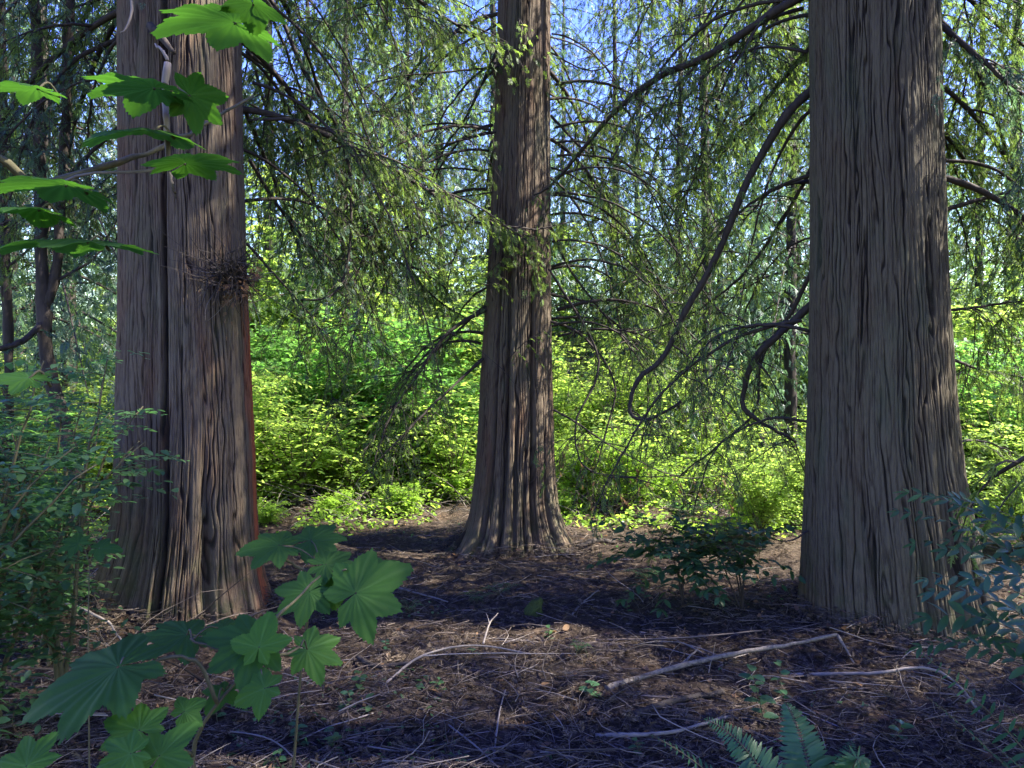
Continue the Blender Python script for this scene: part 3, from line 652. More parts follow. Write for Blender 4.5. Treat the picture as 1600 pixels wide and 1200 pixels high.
for i in range(4):
    H = (17, 14, 19, 12)[i]; lm, fm = cedar_mesh(300 + i, H, (2.6, 2.3, 3.0, 2.2)[i], (80, 72, 84, 66)[i], (3.6, 3.2, 3.9, 2.8)[i])
    FARC.append((trunk_simple(H, 0.10 + 0.03 * (i % 3), 310 + i).mesh('trunk', M['bark_dark']), lm.mesh('limbs', M['bark_dark']),
                 fm.mesh('crown', M['cedar_far'] if i % 2 == 0 else M['cedar_blue'], False)))
def far_cedar(x, y, k, rot, s, label, group=None):
    t = thing('cedar_tree', (x, y, gh(x, y)), label, 'cedar tree', group, rot)
    for nm, me in zip(('trunk', 'branches', 'crown'), FARC[k]):
        o = link(nm, me, t); o.scale = (s, s, s)
    return t
# (photo x of trunk, distance, kind, rotation, scale)
FG = 'drooping cedars beyond the clearing'
for i, (px, Y, k, rot, s) in enumerate([(1238, 11.5, 3, 0.3, 1.0), (545, 14.0, 0, 1.9, 0.95), (110, 12.0, 1, 2.3, 1.0), (690, 21, 2, 3.3, 1.0), (960, 19.5, 1, 4.0, 1.05),
        (1120, 22, 0, 5.1, 1.1), (420, 19, 2, 0.9, 1.1), (1450, 19, 0, 2.9, 1.0), (1580, 18, 2, 4.4, 1.1), (20, 15, 3, 3.9, 1.2), (-160, 9.5, 0, 1.1, 0.9),
        (810, 27, 0, 0.4, 1.1), (1300, 25, 1, 1.4, 1.3), (280, 22, 0, 2.2, 1.2), (540, 28, 1, 3.2, 1.3), (1000, 33, 2, 2.0, 1.2), (-40, 24, 2, .4, 1.2),
        (640, 19, 3, 2.6, 1.25), (1060, 18, 3, 5.5, 1.2), (1180, 20, 3, 1.7, 1.2), (480, 20, 1, 4.5, 1.1), (880, 23, 3, .2, 1.3), (1360, 21, 2, 3.6, 1.0), (220, 17, 0, 5.2, 1.0), (1535, 15.5, 0, 2.2, .95), (70, 10.5, 3, 1.0, 1.15), (770, 17, 1, 3.9, 1.1), (600, 24, 0, 1.3, 1.2), (1240, 17, 0, 4.1, 1.0)]):
    x = (px - 800) / FPX * Y
    far_cedar(x, Y, k, rot, s, ('slim dark cedar stem close behind the left edge of the grey trunk' if i == 0 else 'drooping cedar with fine hanging sprays beyond the clearing'), FG if i else None)
# cedar just outside the right edge; its boughs hang into the picture, crown thickened to shade the clearing
side_tree = thing('cedar_tree', foot(7.8, 2.9), 'cedar whose dark boughs hang in along the right edge of the picture', 'cedar tree')
trunk_simple(17, 0.4, 5).build('trunk', M['bark_dark'], side_tree)
axS = lambda z: (0.0, 0.35 * (1 - z / 19))
crown_boughs(side_tree, axS, 84, 3.4, 16, 1.25, 0.85, 8, (50, 125))
shade_cedar = thing('cedar_tree', foot(5.6, 0.3), 'unseen cedar added to the right of the viewer to shade the forest floor', 'cedar tree')  # added out of view, its crown blocks sun from the near floor
trunk_simple(17, 0.4, 6).build('trunk', M['bark_dark'], shade_cedar)
crown_boughs(shade_cedar, axS, 52, 5.2, 16, 1.35, 0.85, 9)

# ------------------------------------------------------------------ broad-leaved shrubs
def shrub_mesh(seed, H, R, nst, ntw, leaf, lsize, per=10, flat=0.7, mbs=None):
    """stems arch up and out, side twigs carry leaves in loose tiers"""
    rng = np.random.default_rng(seed); fm = MB(); sm = MB(); allp = []
    for i in range(nst):
        a = rng.uniform(0, 2 * PI); h = H * rng.uniform(.55, 1.05); rr = R * rng.uniform(.25, 1); t = np.linspace(0, 1, 12)
        p = np.stack([rr * t ** 1.5 * math.cos(a), rr * t ** 1.5 * math.sin(a), h * (t - 0.18 * t ** 3)], 1) + rng.normal(0, .02, (12, 3)).cumsum(0) * 0.5
        p[0] = [0.1 * math.cos(a), 0.1 * math.sin(a), -0.05]
        tube(sm, p, 0.012 * H / 2 + .003, 0.003, 4); allp.append(p)
    k = rng.integers(0, nst, ntw); f = rng.uniform(0.18, 1, ntw); A = np.array(allp)
    fi = f * 10.99; i0 = fi.astype(int); fr = (fi - i0)[:, None]; base = A[k, i0] * (1 - fr) + A[k, i0 + 1] * fr
    az = rng.uniform(0, 2 * PI, ntw); L = R * rng.uniform(.2, .6, ntw) * (1.15 - f * .5)
    d = np.stack([np.cos(az), np.sin(az), rng.uniform(-.1, .5, ntw)], 1)
    for i in range(0, ntw, 3):
        u = np.linspace(0, 1, 4)[:, None]; pp = base[i] + d[i] * L[i] * u; pp[:, 2] -= .25 * L[i] * u[:, 0] ** 2
        tube(sm, pp, 0.0035, 0.0012, 3)
    idx = np.repeat(np.arange(ntw), per); t = np.tile((np.arange(per) + .8) / per, ntw)
    pos = base[idx] + d[idx] * (L[idx] * t)[:, None]; pos[:, 2] -= .25 * L[idx] * t ** 2
    sg = np.where(np.arange(len(t)) % 2 == 0, 1, -1)[:, None]
    lat = nrm(np.cross(d[idx], [0, 0, 1.0])) * sg
    ld = nrm(d[idx] * .6 + lat + rng.normal(0, .25, (len(t), 3)) + [0, 0, -.15])
    up = nrm(np.array([0, 0, 1.0]) + rng.normal(0, 1 - flat, (len(t), 3)))
    fm.inst(leaf, basis(ld, up, lsize * rng.uniform(.55, 1.2, len(t))), pos + rng.normal(0, .008, (len(t), 3)))
    return sm, fm
SH = {}
for key, (seed, H, R, nst, ntw, leaf, ls, per, mat) in dict(
    a=(1, 2.3, 1.3, 12, 520, MAPLE, 0.085, 9, 'shrub'), b=(2, 1.9, 1.2, 14, 520, OVAL, 0.065, 12, 'shrub'), c=(3, 2.8, 1.5, 11, 620, MAPLE, 0.10, 9, 'shrub_deep'),
    d=(4, 1.2, 0.9, 14, 420, OVAL, 0.05, 11, 'shrub_yellow'), e=(5, 0.6, 0.6, 12, 260, OVALW, 0.05, 9, 'shrub_yellow'), f=(6, 3.6, 1.8, 8, 600, MAPLE, 0.12, 9, 'shrub'), g=(7, 1.9, 1.3, 16, 170, OVAL, 0.10, 8, 'shrub')).items():
    sm, fm = shrub_mesh(seed, H, R, nst, ntw, leaf, ls, per)
    SH[key] = (sm.mesh('stems', M['stem']), fm.mesh('foliage', M[mat], False))
def shrub(key, x, y, rot, s, label, group, cat='shrub', name='shrub'):
    t = thing(name, (x, y, gh(x, y)), label, cat, group, rot)
    for nm, me in zip(('stems', 'foliage'), SH[key]): link(nm, me, t, scale=s)
    return t
rs = np.random.default_rng(12)
SHL = dict(a='lobed bright green shrub in the sunny thicket behind the cedars', b='small-leaved bright green shrub in the sunny thicket behind the cedars', c='deep green maple shrub in the thicket left of the middle cedar',
           d='low yellow-green shrub at the sunny edge behind the clearing', e='knee-high yellow-green sapling patch at the sunny edge of the clearing', f='tall maple sapling rising in the thicket behind the cedars', g='airy arching shrub with sparse broad leaves at the sunny edge')
def scatter(key, n, x0, x1, y0, y1, s0=.8, s1=1.2):
    for i in range(n):
        for _ in range(20):
            y = rs.uniform(y0, y1); px = rs.uniform(x0, x1); x = (px - 800) / FPX * y
            if math.hypot(x - FC[0], y - FC[1]) > 1.5: break
        shrub(key, x, y, rs.uniform(0, 6.28), rs.uniform(s0, s1), SHL[key], {'a': 'bright lobed-leaf shrubs', 'b': 'bright small-leaf shrubs', 'c': 'deep green maple shrubs', 'd': 'low yellow-green shrubs', 'e': 'knee-high sapling patches', 'f': 'tall maple saplings', 'g': 'airy arching shrubs'}[key])
scatter('c', 9, 400, 690, 11.2, 15, .8, 1.3)
scatter('f', 5, 430, 700, 13, 17, .7, 1.1); scatter('f', 8, 880, 1700, 13, 20, .6, 1.1); scatter('f', 6, -100, 380, 13, 20)
scatter('f', 9, 380, 1700, 15, 21, 1.2, 1.75); scatter('f', 3, 400, 640, 14, 17, 1.2, 1.5)
scatter('a', 14, 650, 1700, 12, 18, .6, 1.25)
scatter('b', 12, 380, 1700, 11.5, 17, .6, 1.25)
scatter('d', 7, 400, 760, 10.0, 12.5, .5, 1.1); scatter('d', 8, 880, 1600, 9.6, 12.5, .5, 1.1)
scatter('e', 28, 400, 1600, 8.5, 11.8, .35, 1.2)
scatter('g', 9, 400, 720, 9.6, 12.5, .6, 1.2); scatter('g', 12, 880, 1700, 9.4, 13, .6, 1.2)
scatter('a', 6, -100, 380, 9, 14); scatter('b', 6, -100, 380, 8.5, 12)
scatter('c', 5, 1500, 1800, 8.5, 12)
# shrubs just behind the grey trunk and left of it
shrub('b', 2.55, 7.9, .5, .62, 'bright green shrub between the dark holly-leaved bush and the grey trunk', None)
shrub('a', 3.3, 8.6, 1.5, .7, 'bright green shrub close behind the grey trunk on its left side', None)
shrub('b', 4.9, 7.4, 2.5, .75, 'green shrub behind the grey trunk at the right edge', None)

# ---- far wood as one mass
rf = np.random.default_rng(4); fm = MB()
nclump = 340; a = rf.uniform(-1.0, 1.0, nclump); Yd = rf.uniform(38, 60, nclump); hgt = rf.uniform(3.5, 9.5, nclump)
cl = np.stack([np.tan(a * 0.85) * Yd, Yd, hgt * .5], 1)
k = np.repeat(np.arange(nclump), 240)
off = rf.normal(0, 1, (len(k), 3)) * np.stack([np.full(nclump, 1.6), np.full(nclump, 1.6), hgt * .32], 1)[k]
pos = cl[k] + off; pos[:, 2] = np.abs(pos[:, 2])
fm.inst(MAPLE, basis(nrm(rf.normal(0, 1, (len(k), 3))), nrm(rf.normal(0, 1, (len(k), 3)) + [0, 0, .8]), rf.uniform(.22, .5, len(k))), pos)
tag(fm.build('far_wood', M['far'], None, False), 'far woodland closing the view behind the thicket', None, None, 'stuff')

# ---- low green cover at the sunny edge
fm = MB(); n = 38000; Yd = rf.uniform(7.7, 16, n); px = rf.uniform(-100, 1700, n); x = (px - 800) / FPX * Yd
keep = (np.hypot(x - FC[0], Yd - FC[1]) > 1.3) & (vn(x * 1.5 + 60, Yd * 1.5 + 60, 12) + np.clip((Yd - 8.9) * .2, -.25, .5) > 0.5); x, Yd = x[keep], Yd[keep]
z = gh(x, Yd) + rf.uniform(0.02, .32, len(x)) * vn(x * 2 + 60, Yd * 2 + 60, 13)
fm.inst(OVALW, basis(nrm(rf.normal(0, 1, (len(x), 3)) * [1, 1, .4]), nrm(rf.normal(0, .5, (len(x), 3)) + [0, 0, 1]), rf.uniform(.03, .075, len(x))), np.stack([x, Yd, z], 1))
tag(fm.build('ground_cover', M['shrub_yellow'], None, False), 'yellow-green leafy ground cover in the sun', None, None, 'stuff')

# ------------------------------------------------------------------ left side: slim stems and huckleberry bushes
def stem_tree(name, ctrl, r0, r1, label, cat, group=None, mat='bark_dark', extra=(), fol=None, seed=1, dens=6, twig=.5):
    c0 = P(*ctrl[0]); base = np.array([c0[0], c0[1], float(gh(c0[0], c0[1]))]); t = thing(name, base, label, cat, group); rng = np.random.default_rng(seed)
    pts = np.vstack([[base + [0, 0, -.1]], [P(*c) for c in ctrl]]); mb = MB(); fm = MB()
    tube(mb, curve(pts, 40) - base, r0, r1, 9, .008, rng); mb.build('trunk', M[mat], t)
    for e in extra:
        m2 = MB(); p = curve([P(*c) for c in e[:-2]], 24) - base; tube(m2, p, e[-2], e[-1], 6, .006, rng); b = m2.build('branch', M[mat], t)
        if fol: f2 = MB(); foliage_on(f2, p, rng, dens, .15, twig, .7, None); f2.build('foliage', M[fol], b, False)
    return t
stem_tree('slim_tree', [(125, 830, 6.2), (110, 700, 6.2), (82, 600, 6.2), (68, 480, 6.2), (64, 330, 6.2), (60, 150, 6.2), (50, -60, 6.2)], .07, .04, 'slim crooked dark tree with a forked stem left of the fused cedar trunk', 'tree', None,
          extra=[[(72, 480, 6.2), (88, 420, 6.2), (95, 300, 6.15), (105, 150, 6.1), (110, -50, 6.1), .042, .03], [(70, 500, 6.2), (40, 530, 6.0), (0, 545, 5.8), (-60, 560, 5.7), .03, .015], [(85, 440, 6.2), (150, 400, 6.3), (190, 330, 6.5), .015, .005]], fol='cedar_blue', seed=3)
stem_tree('slim_tree', [(8, 800, 7.0), (14, 600, 7.0), (8, 400, 7.0), (5, 200, 7.0), (0, -50, 7.0)], .05, .035, 'thin dark stem at the far left edge of the picture', 'tree', None, seed=4,
          extra=[[(10, 420, 7.0), (60, 380, 6.9), (120, 360, 6.8), .015, .005]], fol='cedar_blue')
stem_tree('slim_tree', [(1105, 560, 14), (1103, 300, 14), (1100, 120, 14), (1098, -50, 14)], .09, .07, 'thin straight brown stem among the hanging sprays right of the middle cedar', 'tree', None, seed=6)

def huckle(px, py, Y, H, R, seed, label, leaf=OVAL, ls=.03, ntw=420, per=11, rot=0, mat='huckle', nst=10, name='huckleberry_bush'):
    p = P(px, py, Y); z = float(gh(p[0], Y)); t = thing(name, (p[0], Y, z), label, 'bush', None, rot)
    sm, fm = shrub_mesh(seed, H, R, nst, ntw, leaf, ls, per, .8)
    sm.build('stems', M['stem'], t); fm.build('foliage', M[mat], t, False); return t
huckle(-30, 0, 3.4, 2.1, .8, 21, 'leafy bush with small oval leaves reaching across the fused cedar trunk', ls=.06, ntw=330, per=9)
huckle(-170, 0, 2.9, 1.7, .75, 22, 'leafy bush with small oval leaves at the left edge, nearest the viewer', ls=.06, ntw=260, per=9)
huckle(75, 0, 4.3, 1.9, .55, 23, 'thin bush with small oval leaves against the dark left stem of the fused cedar', ls=.055, ntw=220, per=9)
huckle(20, 0, 5.0, 1.7, .9, 24, 'bushy tangle of green leaves below the slim crooked tree', leaf=MAPLE, ls=.08, ntw=220, per=8, mat='shrub_deep')
huckle(20, 0, 5.4, 1.2, .6, 25, 'low bush with small leaves at the dark foot of the fused cedar', ls=.05, ntw=110, per=8)
huckle(40, 0, 7.0, 2.4, 1.3, 26, 'tall loose leafy bush behind the slim crooked tree', leaf=MAPLE, ls=.09, ntw=300, per=8, mat='shrub')

huckle(105, 0, 3.7, 2.05, .62, 27, 'sparse arching sprays of small oval leaves crossing in front of the fused cedar', ls=.055, ntw=120, per=9, nst=6)

# bare tangle of dead brush at the foot of the left cedar
def brush(px, py, n, l, seed, label, mat='dead', r=.004, spread=.4, hgt=.4):
    c = G(px, py); t = thing('brush_pile', c, label, 'dead brush'); rng = np.random.default_rng(seed); mb = MB()
    for i in range(n):
        o = np.array([rng.normal(0, spread), rng.normal(0, spread * .6), 0]); o[2] = gh(c[0] + o[0], c[1] + o[1]) - c[2]
        a = rng.uniform(0, 2 * PI); el = rng.uniform(0.05, 1.0); d = np.array([math.cos(a) * math.cos(el), math.sin(a) * math.cos(el), math.sin(el) * hgt * 2])
        ll = l * rng.uniform(.4, 1.3); u = np.linspace(0, 1, 7)[:, None]; p = o + d * u * ll + rng.normal(0, .25, 3) * ll * u ** 2; p[:, 2] = np.maximum(p[:, 2] - .35 * ll * u[:, 0] ** 2, o[2] - .01)
        tube(mb, p, r * rng.uniform(.5, 1.4), .0012, 4, .008, rng)
    mb.build('twigs', M[mat], t); return t
brush(90, 930, 110, .55, 1, 'sunlit tangle of bare dead brush left of the fused cedar foot')
brush(130, 850, 70, .6, 2, 'bare dead brush standing against the dark side of the fused cedar', r=.005, hgt=.7)
brush(200, 1000, 60, .6, 3, 'arching brown twigs in front of the fused cedar foot', 'twigs', .006, .5, .35)
brush(900, 900, 60, .35, 4, 'thin fallen twigs piled right of the middle cedar foot', 'dead', .003, .5, .12)
brush(640, 900, 60, .35, 5, 'thin fallen twigs piled left of the middle cedar foot', 'dead', .003, .5, .12)
for i, (px, py) in enumerate([(905, 800), (960, 790), (1060, 795), (1010, 780), (1130, 800), (560, 800), (640, 795), (700, 790), (1180, 815), (480, 810), (930, 778), (1000, 768), (600, 775), (1100, 772), (860, 790), (740, 785), (1560, 800), (1590, 770)]):
    t = brush(px, py, 45, .8, 60 + i, 'tangle of brown dead twigs among the shrubs at the sunny edge', 'dead', .005, .5, .6); t['group'] = 'dead brush at the sunny edge'

# ------------------------------------------------------------------ palmate leaves near the viewer
def palmate_mesh(seed, lobes=7, teeth=True, cut=0.5):
    rng = np.random.default_rng(seed); nA, nR = 220, 7
    span = 2.55; th = np.linspace(-PI + 0.12, PI - 0.12, nA)
    la = np.linspace(-span, span, lobes); lr = np.array([1 - 0.42 * (abs(a) / span) ** 1.5 for a in la]) * rng.uniform(.9, 1.08, lobes)
    gap = la[1] - la[0]; rad = np.zeros(nA)
    for a, r in zip(la, lr):
        w = np.clip(np.abs(th - a) / (gap / 2), 0, 1.25); rad = np.maximum(rad, np.where(w < 1.25, r * (1 - cut * w ** 1.0), 0))
    rad = np.maximum(rad, .22)
    if teeth: rad = rad * (1 + .085 * (((np.abs(th) * 12.3) % 1) - .5) + rng.normal(0, .012, nA))
    near = np.min(np.abs(th[:, None] - la[None]), axis=1) / (gap / 2)
    rr = np.linspace(0.02, 1, nR) ** .9; V = []; A = []
    droop = rng.uniform(.12, .3); tw = rng.normal(0, .08)
    for q in rr:
        r = rad * q; x, y = r * np.cos(th), r * np.sin(th)
        z = -droop * (r ** 2) - .022 * r * np.cos(np.minimum(near, 1) * PI) + .10 * r * 0 + tw * x * y + .012 * np.sin(th * 23) * r
        V.append(np.stack([x, y, z], 1)); A.append(np.clip(1 - near * r * 22 * (gap / 2) / .55, 0, 1) * .6)
    V = np.concatenate(V); A = np.concatenate(A); V[:, 1] *= rng.uniform(.88, 1.1); V[:, 0] += rng.normal(0, .12) * V[:, 1]; V[:, 2] += .05 * vn(V[:, 0] * 4 + 20, V[:, 1] * 4 + 20, 3); i = np.arange(nR - 1)[:, None] * nA; j = np.arange(nA - 1)[None]
    q = np.stack([i + j, i + j + 1, i + nA + j + 1, i + nA + j], -1).reshape(-1, 4)
    # side veins
    return (V, q, None, A)
PALM = [palmate_mesh(s, l, True, c) for s, l, c in ((1, 7, .36), (2, 7, .40), (3, 5, .46), (4, 7, .38), (5, 5, .42))]
def big_leaf(parent, c, size, ang, face, lean, k, stem_from, mat='palm', label=None):
    """c: point where the veins meet; ang: direction of the middle lobe within the blade (0 = right, 90 = away and up);
    face: tilt of the blade towards the viewer in degrees; lean: sideways tilt"""
    base = np.array(parent.matrix_world.translation) if False else np.array(parent.location)
    f, l, h = math.radians(face), math.radians(lean), math.radians(ang)
    nv = np.array([math.sin(l), -math.sin(f) * math.cos(l), math.cos(f) * math.cos(l)]); av = nrm(np.cross([0, 1.0, 0], nv)); bv = np.cross(nv, av)
    d = av * math.cos(h) + bv * math.sin(h)
    Mx = basis(d[None], nv[None], [size]); c = np.asarray(c) - base
    o = MB().inst(PALM[k], Mx, c[None]).build('leaf', M[mat], parent, True, 'vein')
    if stem_from is not None:
        m2 = MB(); s = np.asarray(stem_from) - base; mid = (s + c) / 2 + np.array([0, 0, .02]); tube(m2, curve([s, mid, c], 8), .0028, .0018, 5); m2.build('leaf_stalk', M['stem'], parent)
    return o
# lower plant (devil's club / maple shoots) at the lower left
g0 = G(330, 1199); plant = thing('broadleaf_plant', (-0.62, 1.75, float(gh(-.62, 1.75))), 'plant with large lobed leaves in the lower left foreground', 'plant')
def Lf(px, py, Y, wpx, heading, pitch, roll, k, mat='palm', stem=None, par=None):
    big_leaf(par or plant, P(px, py, Y), wpx / FPX * Y, heading, pitch, roll, k, P(*stem) if stem else None, mat)
mb = MB(); b0 = np.array(plant.location); rp = np.random.default_rng(8)
for pth in ([(330, 1290, 1.75), (300, 1180, 1.75), (340, 1100, 1.75), (400, 1040, 1.8), (470, 1010, 1.9)], [(340, 1100, 1.75), (300, 1030, 1.7), (200, 1040, 1.65)], [(400, 1040, 1.8), (410, 990, 1.9), (500, 900, 2.3)], [(400, 1040, 1.8), (300, 1000, 1.85)],
            [(300, 1180, 1.75), (240, 1150, 1.6), (200, 1170, 1.5)]):
    tube(mb, curve([P(*q) for q in pth], 14) - b0, .0055, .003, 6, .002, rp)
mb.build('stem', M['stem'], plant)
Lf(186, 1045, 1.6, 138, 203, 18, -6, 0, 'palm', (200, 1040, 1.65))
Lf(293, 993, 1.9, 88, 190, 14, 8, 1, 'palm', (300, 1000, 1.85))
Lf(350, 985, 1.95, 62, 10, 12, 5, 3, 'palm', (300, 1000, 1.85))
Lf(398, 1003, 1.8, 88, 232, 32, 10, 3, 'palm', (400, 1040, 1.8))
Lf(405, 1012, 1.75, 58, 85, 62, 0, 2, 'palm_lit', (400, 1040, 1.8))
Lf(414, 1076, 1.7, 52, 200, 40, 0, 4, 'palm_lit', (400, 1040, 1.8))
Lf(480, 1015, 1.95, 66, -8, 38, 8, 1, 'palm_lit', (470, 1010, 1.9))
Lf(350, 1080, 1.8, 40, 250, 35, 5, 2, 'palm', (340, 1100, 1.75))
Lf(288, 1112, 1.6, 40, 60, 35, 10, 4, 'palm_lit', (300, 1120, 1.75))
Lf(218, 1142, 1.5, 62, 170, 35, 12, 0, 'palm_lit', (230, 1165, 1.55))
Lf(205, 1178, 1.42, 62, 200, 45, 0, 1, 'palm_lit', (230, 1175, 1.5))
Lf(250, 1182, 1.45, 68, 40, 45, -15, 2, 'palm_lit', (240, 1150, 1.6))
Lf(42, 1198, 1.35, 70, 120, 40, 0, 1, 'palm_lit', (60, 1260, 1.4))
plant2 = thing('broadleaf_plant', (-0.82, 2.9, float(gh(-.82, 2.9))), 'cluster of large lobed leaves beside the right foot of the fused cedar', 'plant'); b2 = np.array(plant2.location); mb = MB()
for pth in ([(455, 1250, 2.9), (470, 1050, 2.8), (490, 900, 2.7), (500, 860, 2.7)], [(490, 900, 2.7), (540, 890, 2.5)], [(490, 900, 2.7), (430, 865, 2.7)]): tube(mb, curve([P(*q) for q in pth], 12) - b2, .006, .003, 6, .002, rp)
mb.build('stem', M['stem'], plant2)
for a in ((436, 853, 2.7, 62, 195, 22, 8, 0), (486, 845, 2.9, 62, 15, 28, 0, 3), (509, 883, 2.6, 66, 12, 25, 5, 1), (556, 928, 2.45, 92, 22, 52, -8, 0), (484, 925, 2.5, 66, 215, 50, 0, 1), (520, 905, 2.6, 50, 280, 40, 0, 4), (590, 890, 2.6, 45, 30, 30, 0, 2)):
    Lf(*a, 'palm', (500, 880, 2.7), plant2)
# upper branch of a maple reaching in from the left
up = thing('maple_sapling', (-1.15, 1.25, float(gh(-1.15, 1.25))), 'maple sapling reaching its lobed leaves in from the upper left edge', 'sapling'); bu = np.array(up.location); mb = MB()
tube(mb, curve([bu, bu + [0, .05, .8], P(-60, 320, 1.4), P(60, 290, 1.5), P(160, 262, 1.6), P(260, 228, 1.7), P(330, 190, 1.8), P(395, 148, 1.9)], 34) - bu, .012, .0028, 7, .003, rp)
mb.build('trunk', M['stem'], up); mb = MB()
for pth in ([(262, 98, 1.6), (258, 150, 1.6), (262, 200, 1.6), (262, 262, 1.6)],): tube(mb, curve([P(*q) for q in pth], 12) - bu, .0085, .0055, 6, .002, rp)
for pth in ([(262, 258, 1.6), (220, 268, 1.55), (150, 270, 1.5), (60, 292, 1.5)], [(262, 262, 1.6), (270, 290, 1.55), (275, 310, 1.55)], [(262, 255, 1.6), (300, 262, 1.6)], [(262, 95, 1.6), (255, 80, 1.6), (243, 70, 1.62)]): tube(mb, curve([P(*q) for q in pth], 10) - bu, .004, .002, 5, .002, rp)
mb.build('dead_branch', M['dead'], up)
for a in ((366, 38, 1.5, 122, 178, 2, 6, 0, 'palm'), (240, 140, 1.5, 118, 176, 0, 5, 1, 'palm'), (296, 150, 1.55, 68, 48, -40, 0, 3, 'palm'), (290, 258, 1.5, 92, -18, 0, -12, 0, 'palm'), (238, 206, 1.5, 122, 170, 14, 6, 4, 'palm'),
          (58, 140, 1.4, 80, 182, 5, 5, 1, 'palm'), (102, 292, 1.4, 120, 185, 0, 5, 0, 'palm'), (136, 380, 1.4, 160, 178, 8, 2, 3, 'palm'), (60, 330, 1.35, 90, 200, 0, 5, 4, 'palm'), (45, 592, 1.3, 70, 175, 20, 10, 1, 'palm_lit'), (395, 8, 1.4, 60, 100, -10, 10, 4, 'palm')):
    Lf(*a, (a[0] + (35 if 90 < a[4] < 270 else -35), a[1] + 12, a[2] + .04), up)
# small lobed seedling left of fused cedar foot
sd2 = thing('broadleaf_seedling', (*P(140, 0, 3.0)[:2], float(gh(P(140, 0, 3.)[0], 3.0))), 'small pair of lobed leaves against the dark left foot of the fused cedar', 'seedling')
Lf(122, 850, 3.0, 36, 165, 35, 5, 1, 'palm', (140, 880, 3.0), sd2); Lf(155, 857, 3.0, 34, 5, 30, 0, 2, 'palm', (140, 880, 3.0), sd2)
mb = MB(); tube(mb, curve([np.array(sd2.location), P(138, 1000, 3.0), P(140, 880, 3.0)], 10) - np.array(sd2.location), .004, .002, 5); mb.build('stem', M['stem'], sd2)

# ------------------------------------------------------------------ pinnate plants: holly-leaved bushes and ferns
def pinnate(parent, p0, p1, sag, n, leaf, ll, mat, name='leaf', taper=(.6, 1.0, .35), rach=.0022, upv=(0, 0, 1), ang=1.0, jit=.12, seed=0, wscale=1.0):
    """one compound leaf: rachis from p0 to p1 with paired leaflets"""
    rng = np.random.default_rng(seed); base = np.array(parent.location); p0 = np.asarray(p0) - base; p1 = np.asarray(p1) - base
    t = np.linspace(0, 1, 20); p = p0 + (p1 - p0) * t[:, None]; p[:, 2] += sag * 4 * t * (1 - t)
    mb = MB(); tt = np.linspace(.12, 1, n); pos = np.stack([np.interp(tt, t, p[:, k]) for k in range(3)], 1)
    d = nrm(np.stack([np.interp(tt, t, np.gradient(p[:, k])) for k in range(3)], 1)); up = nrm(np.asarray(upv, float) + rng.normal(0, jit, (n, 3)))
    side = nrm(np.cross(up, d)); sc = ll * np.interp(tt, [0.12, .45, 1], taper)
    for sg in (1, -1):
        ld = nrm(d * math.cos(ang) + side * sg * math.sin(ang) + rng.normal(0, jit * .7, (n, 3)))
        Mx = basis(ld, nrm(up + rng.normal(0, jit, (n, 3))), sc * rng.uniform(.88, 1.1, n)); Mx[:, :, 1] *= wscale; mb.inst(leaf, Mx, pos)
    mb.inst(leaf, basis(d[-1:], up[-1:], [sc[-1]]), pos[-1:])
    lf = mb.build(name, M[mat], parent, True)
    m2 = MB(); tube(m2, p, rach, rach * .4, 5); m2.build('midrib', M['stem'], lf); return lf
HOLLY = proto_oval(.5, .16, .2)
def holly_bush(px, py, label, leaves, L, ll, n, seed, H=.4, Y=None):
    c = G(px, py); t = thing('holly_leaved_bush', c, label, 'bush', None); rng = np.random.default_rng(seed); mb = MB()
    tops = [c + [rng.normal(0, .05), rng.normal(0, .05), H * rng.uniform(.6, 1.1)] for _ in range(4)]
    for tp in tops: tube(mb, curve([c, (c + tp) / 2 + rng.normal(0, .02, 3), tp], 8) - c, .008, .005, 6)
    mb.build('stem', M['bark_dark'], t)
    for i in range(leaves):
        a = i * 2.4 + rng.uniform(-.3, .3); tp = tops[i % 4]; el = rng.uniform(-.35, .75); l = L * rng.uniform(.7, 1.15)
        q = tp + l * np.array([math.cos(a) * math.cos(el), math.sin(a) * math.cos(el), math.sin(el)])
        pinnate(t, tp, q, .05, n, HOLLY, ll, 'grape', seed=seed * 50 + i, jit=.2, taper=(.8, 1, .7))
    return t
holly_bush(1068, 950, 'dark glossy holly-leaved bush in front of the sunny gap left of the grey trunk', 30, .55, .10, 8, 1, .42)
holly_bush(1160, 960, 'smaller dark holly-leaved bush beside the grey trunk foot', 18, .40, .09, 7, 2, .36)
hb = thing('holly_leaved_bush', (1.75, 2.0, float(gh(1.75, 2.0))), 'glossy holly-leaved bush reaching in from the right edge in front of the grey trunk', 'bush')
mb = MB()
for q in ((1700, 900, 2.1), (1680, 1000, 2.0), (1660, 860, 2.4)): tube(mb, curve([np.array(hb.location), P(1760, 1150, 2.1), P(*q)], 10) - np.array(hb.location), .008, .004, 6)
mb.build('stem', M['bark_dark'], hb)
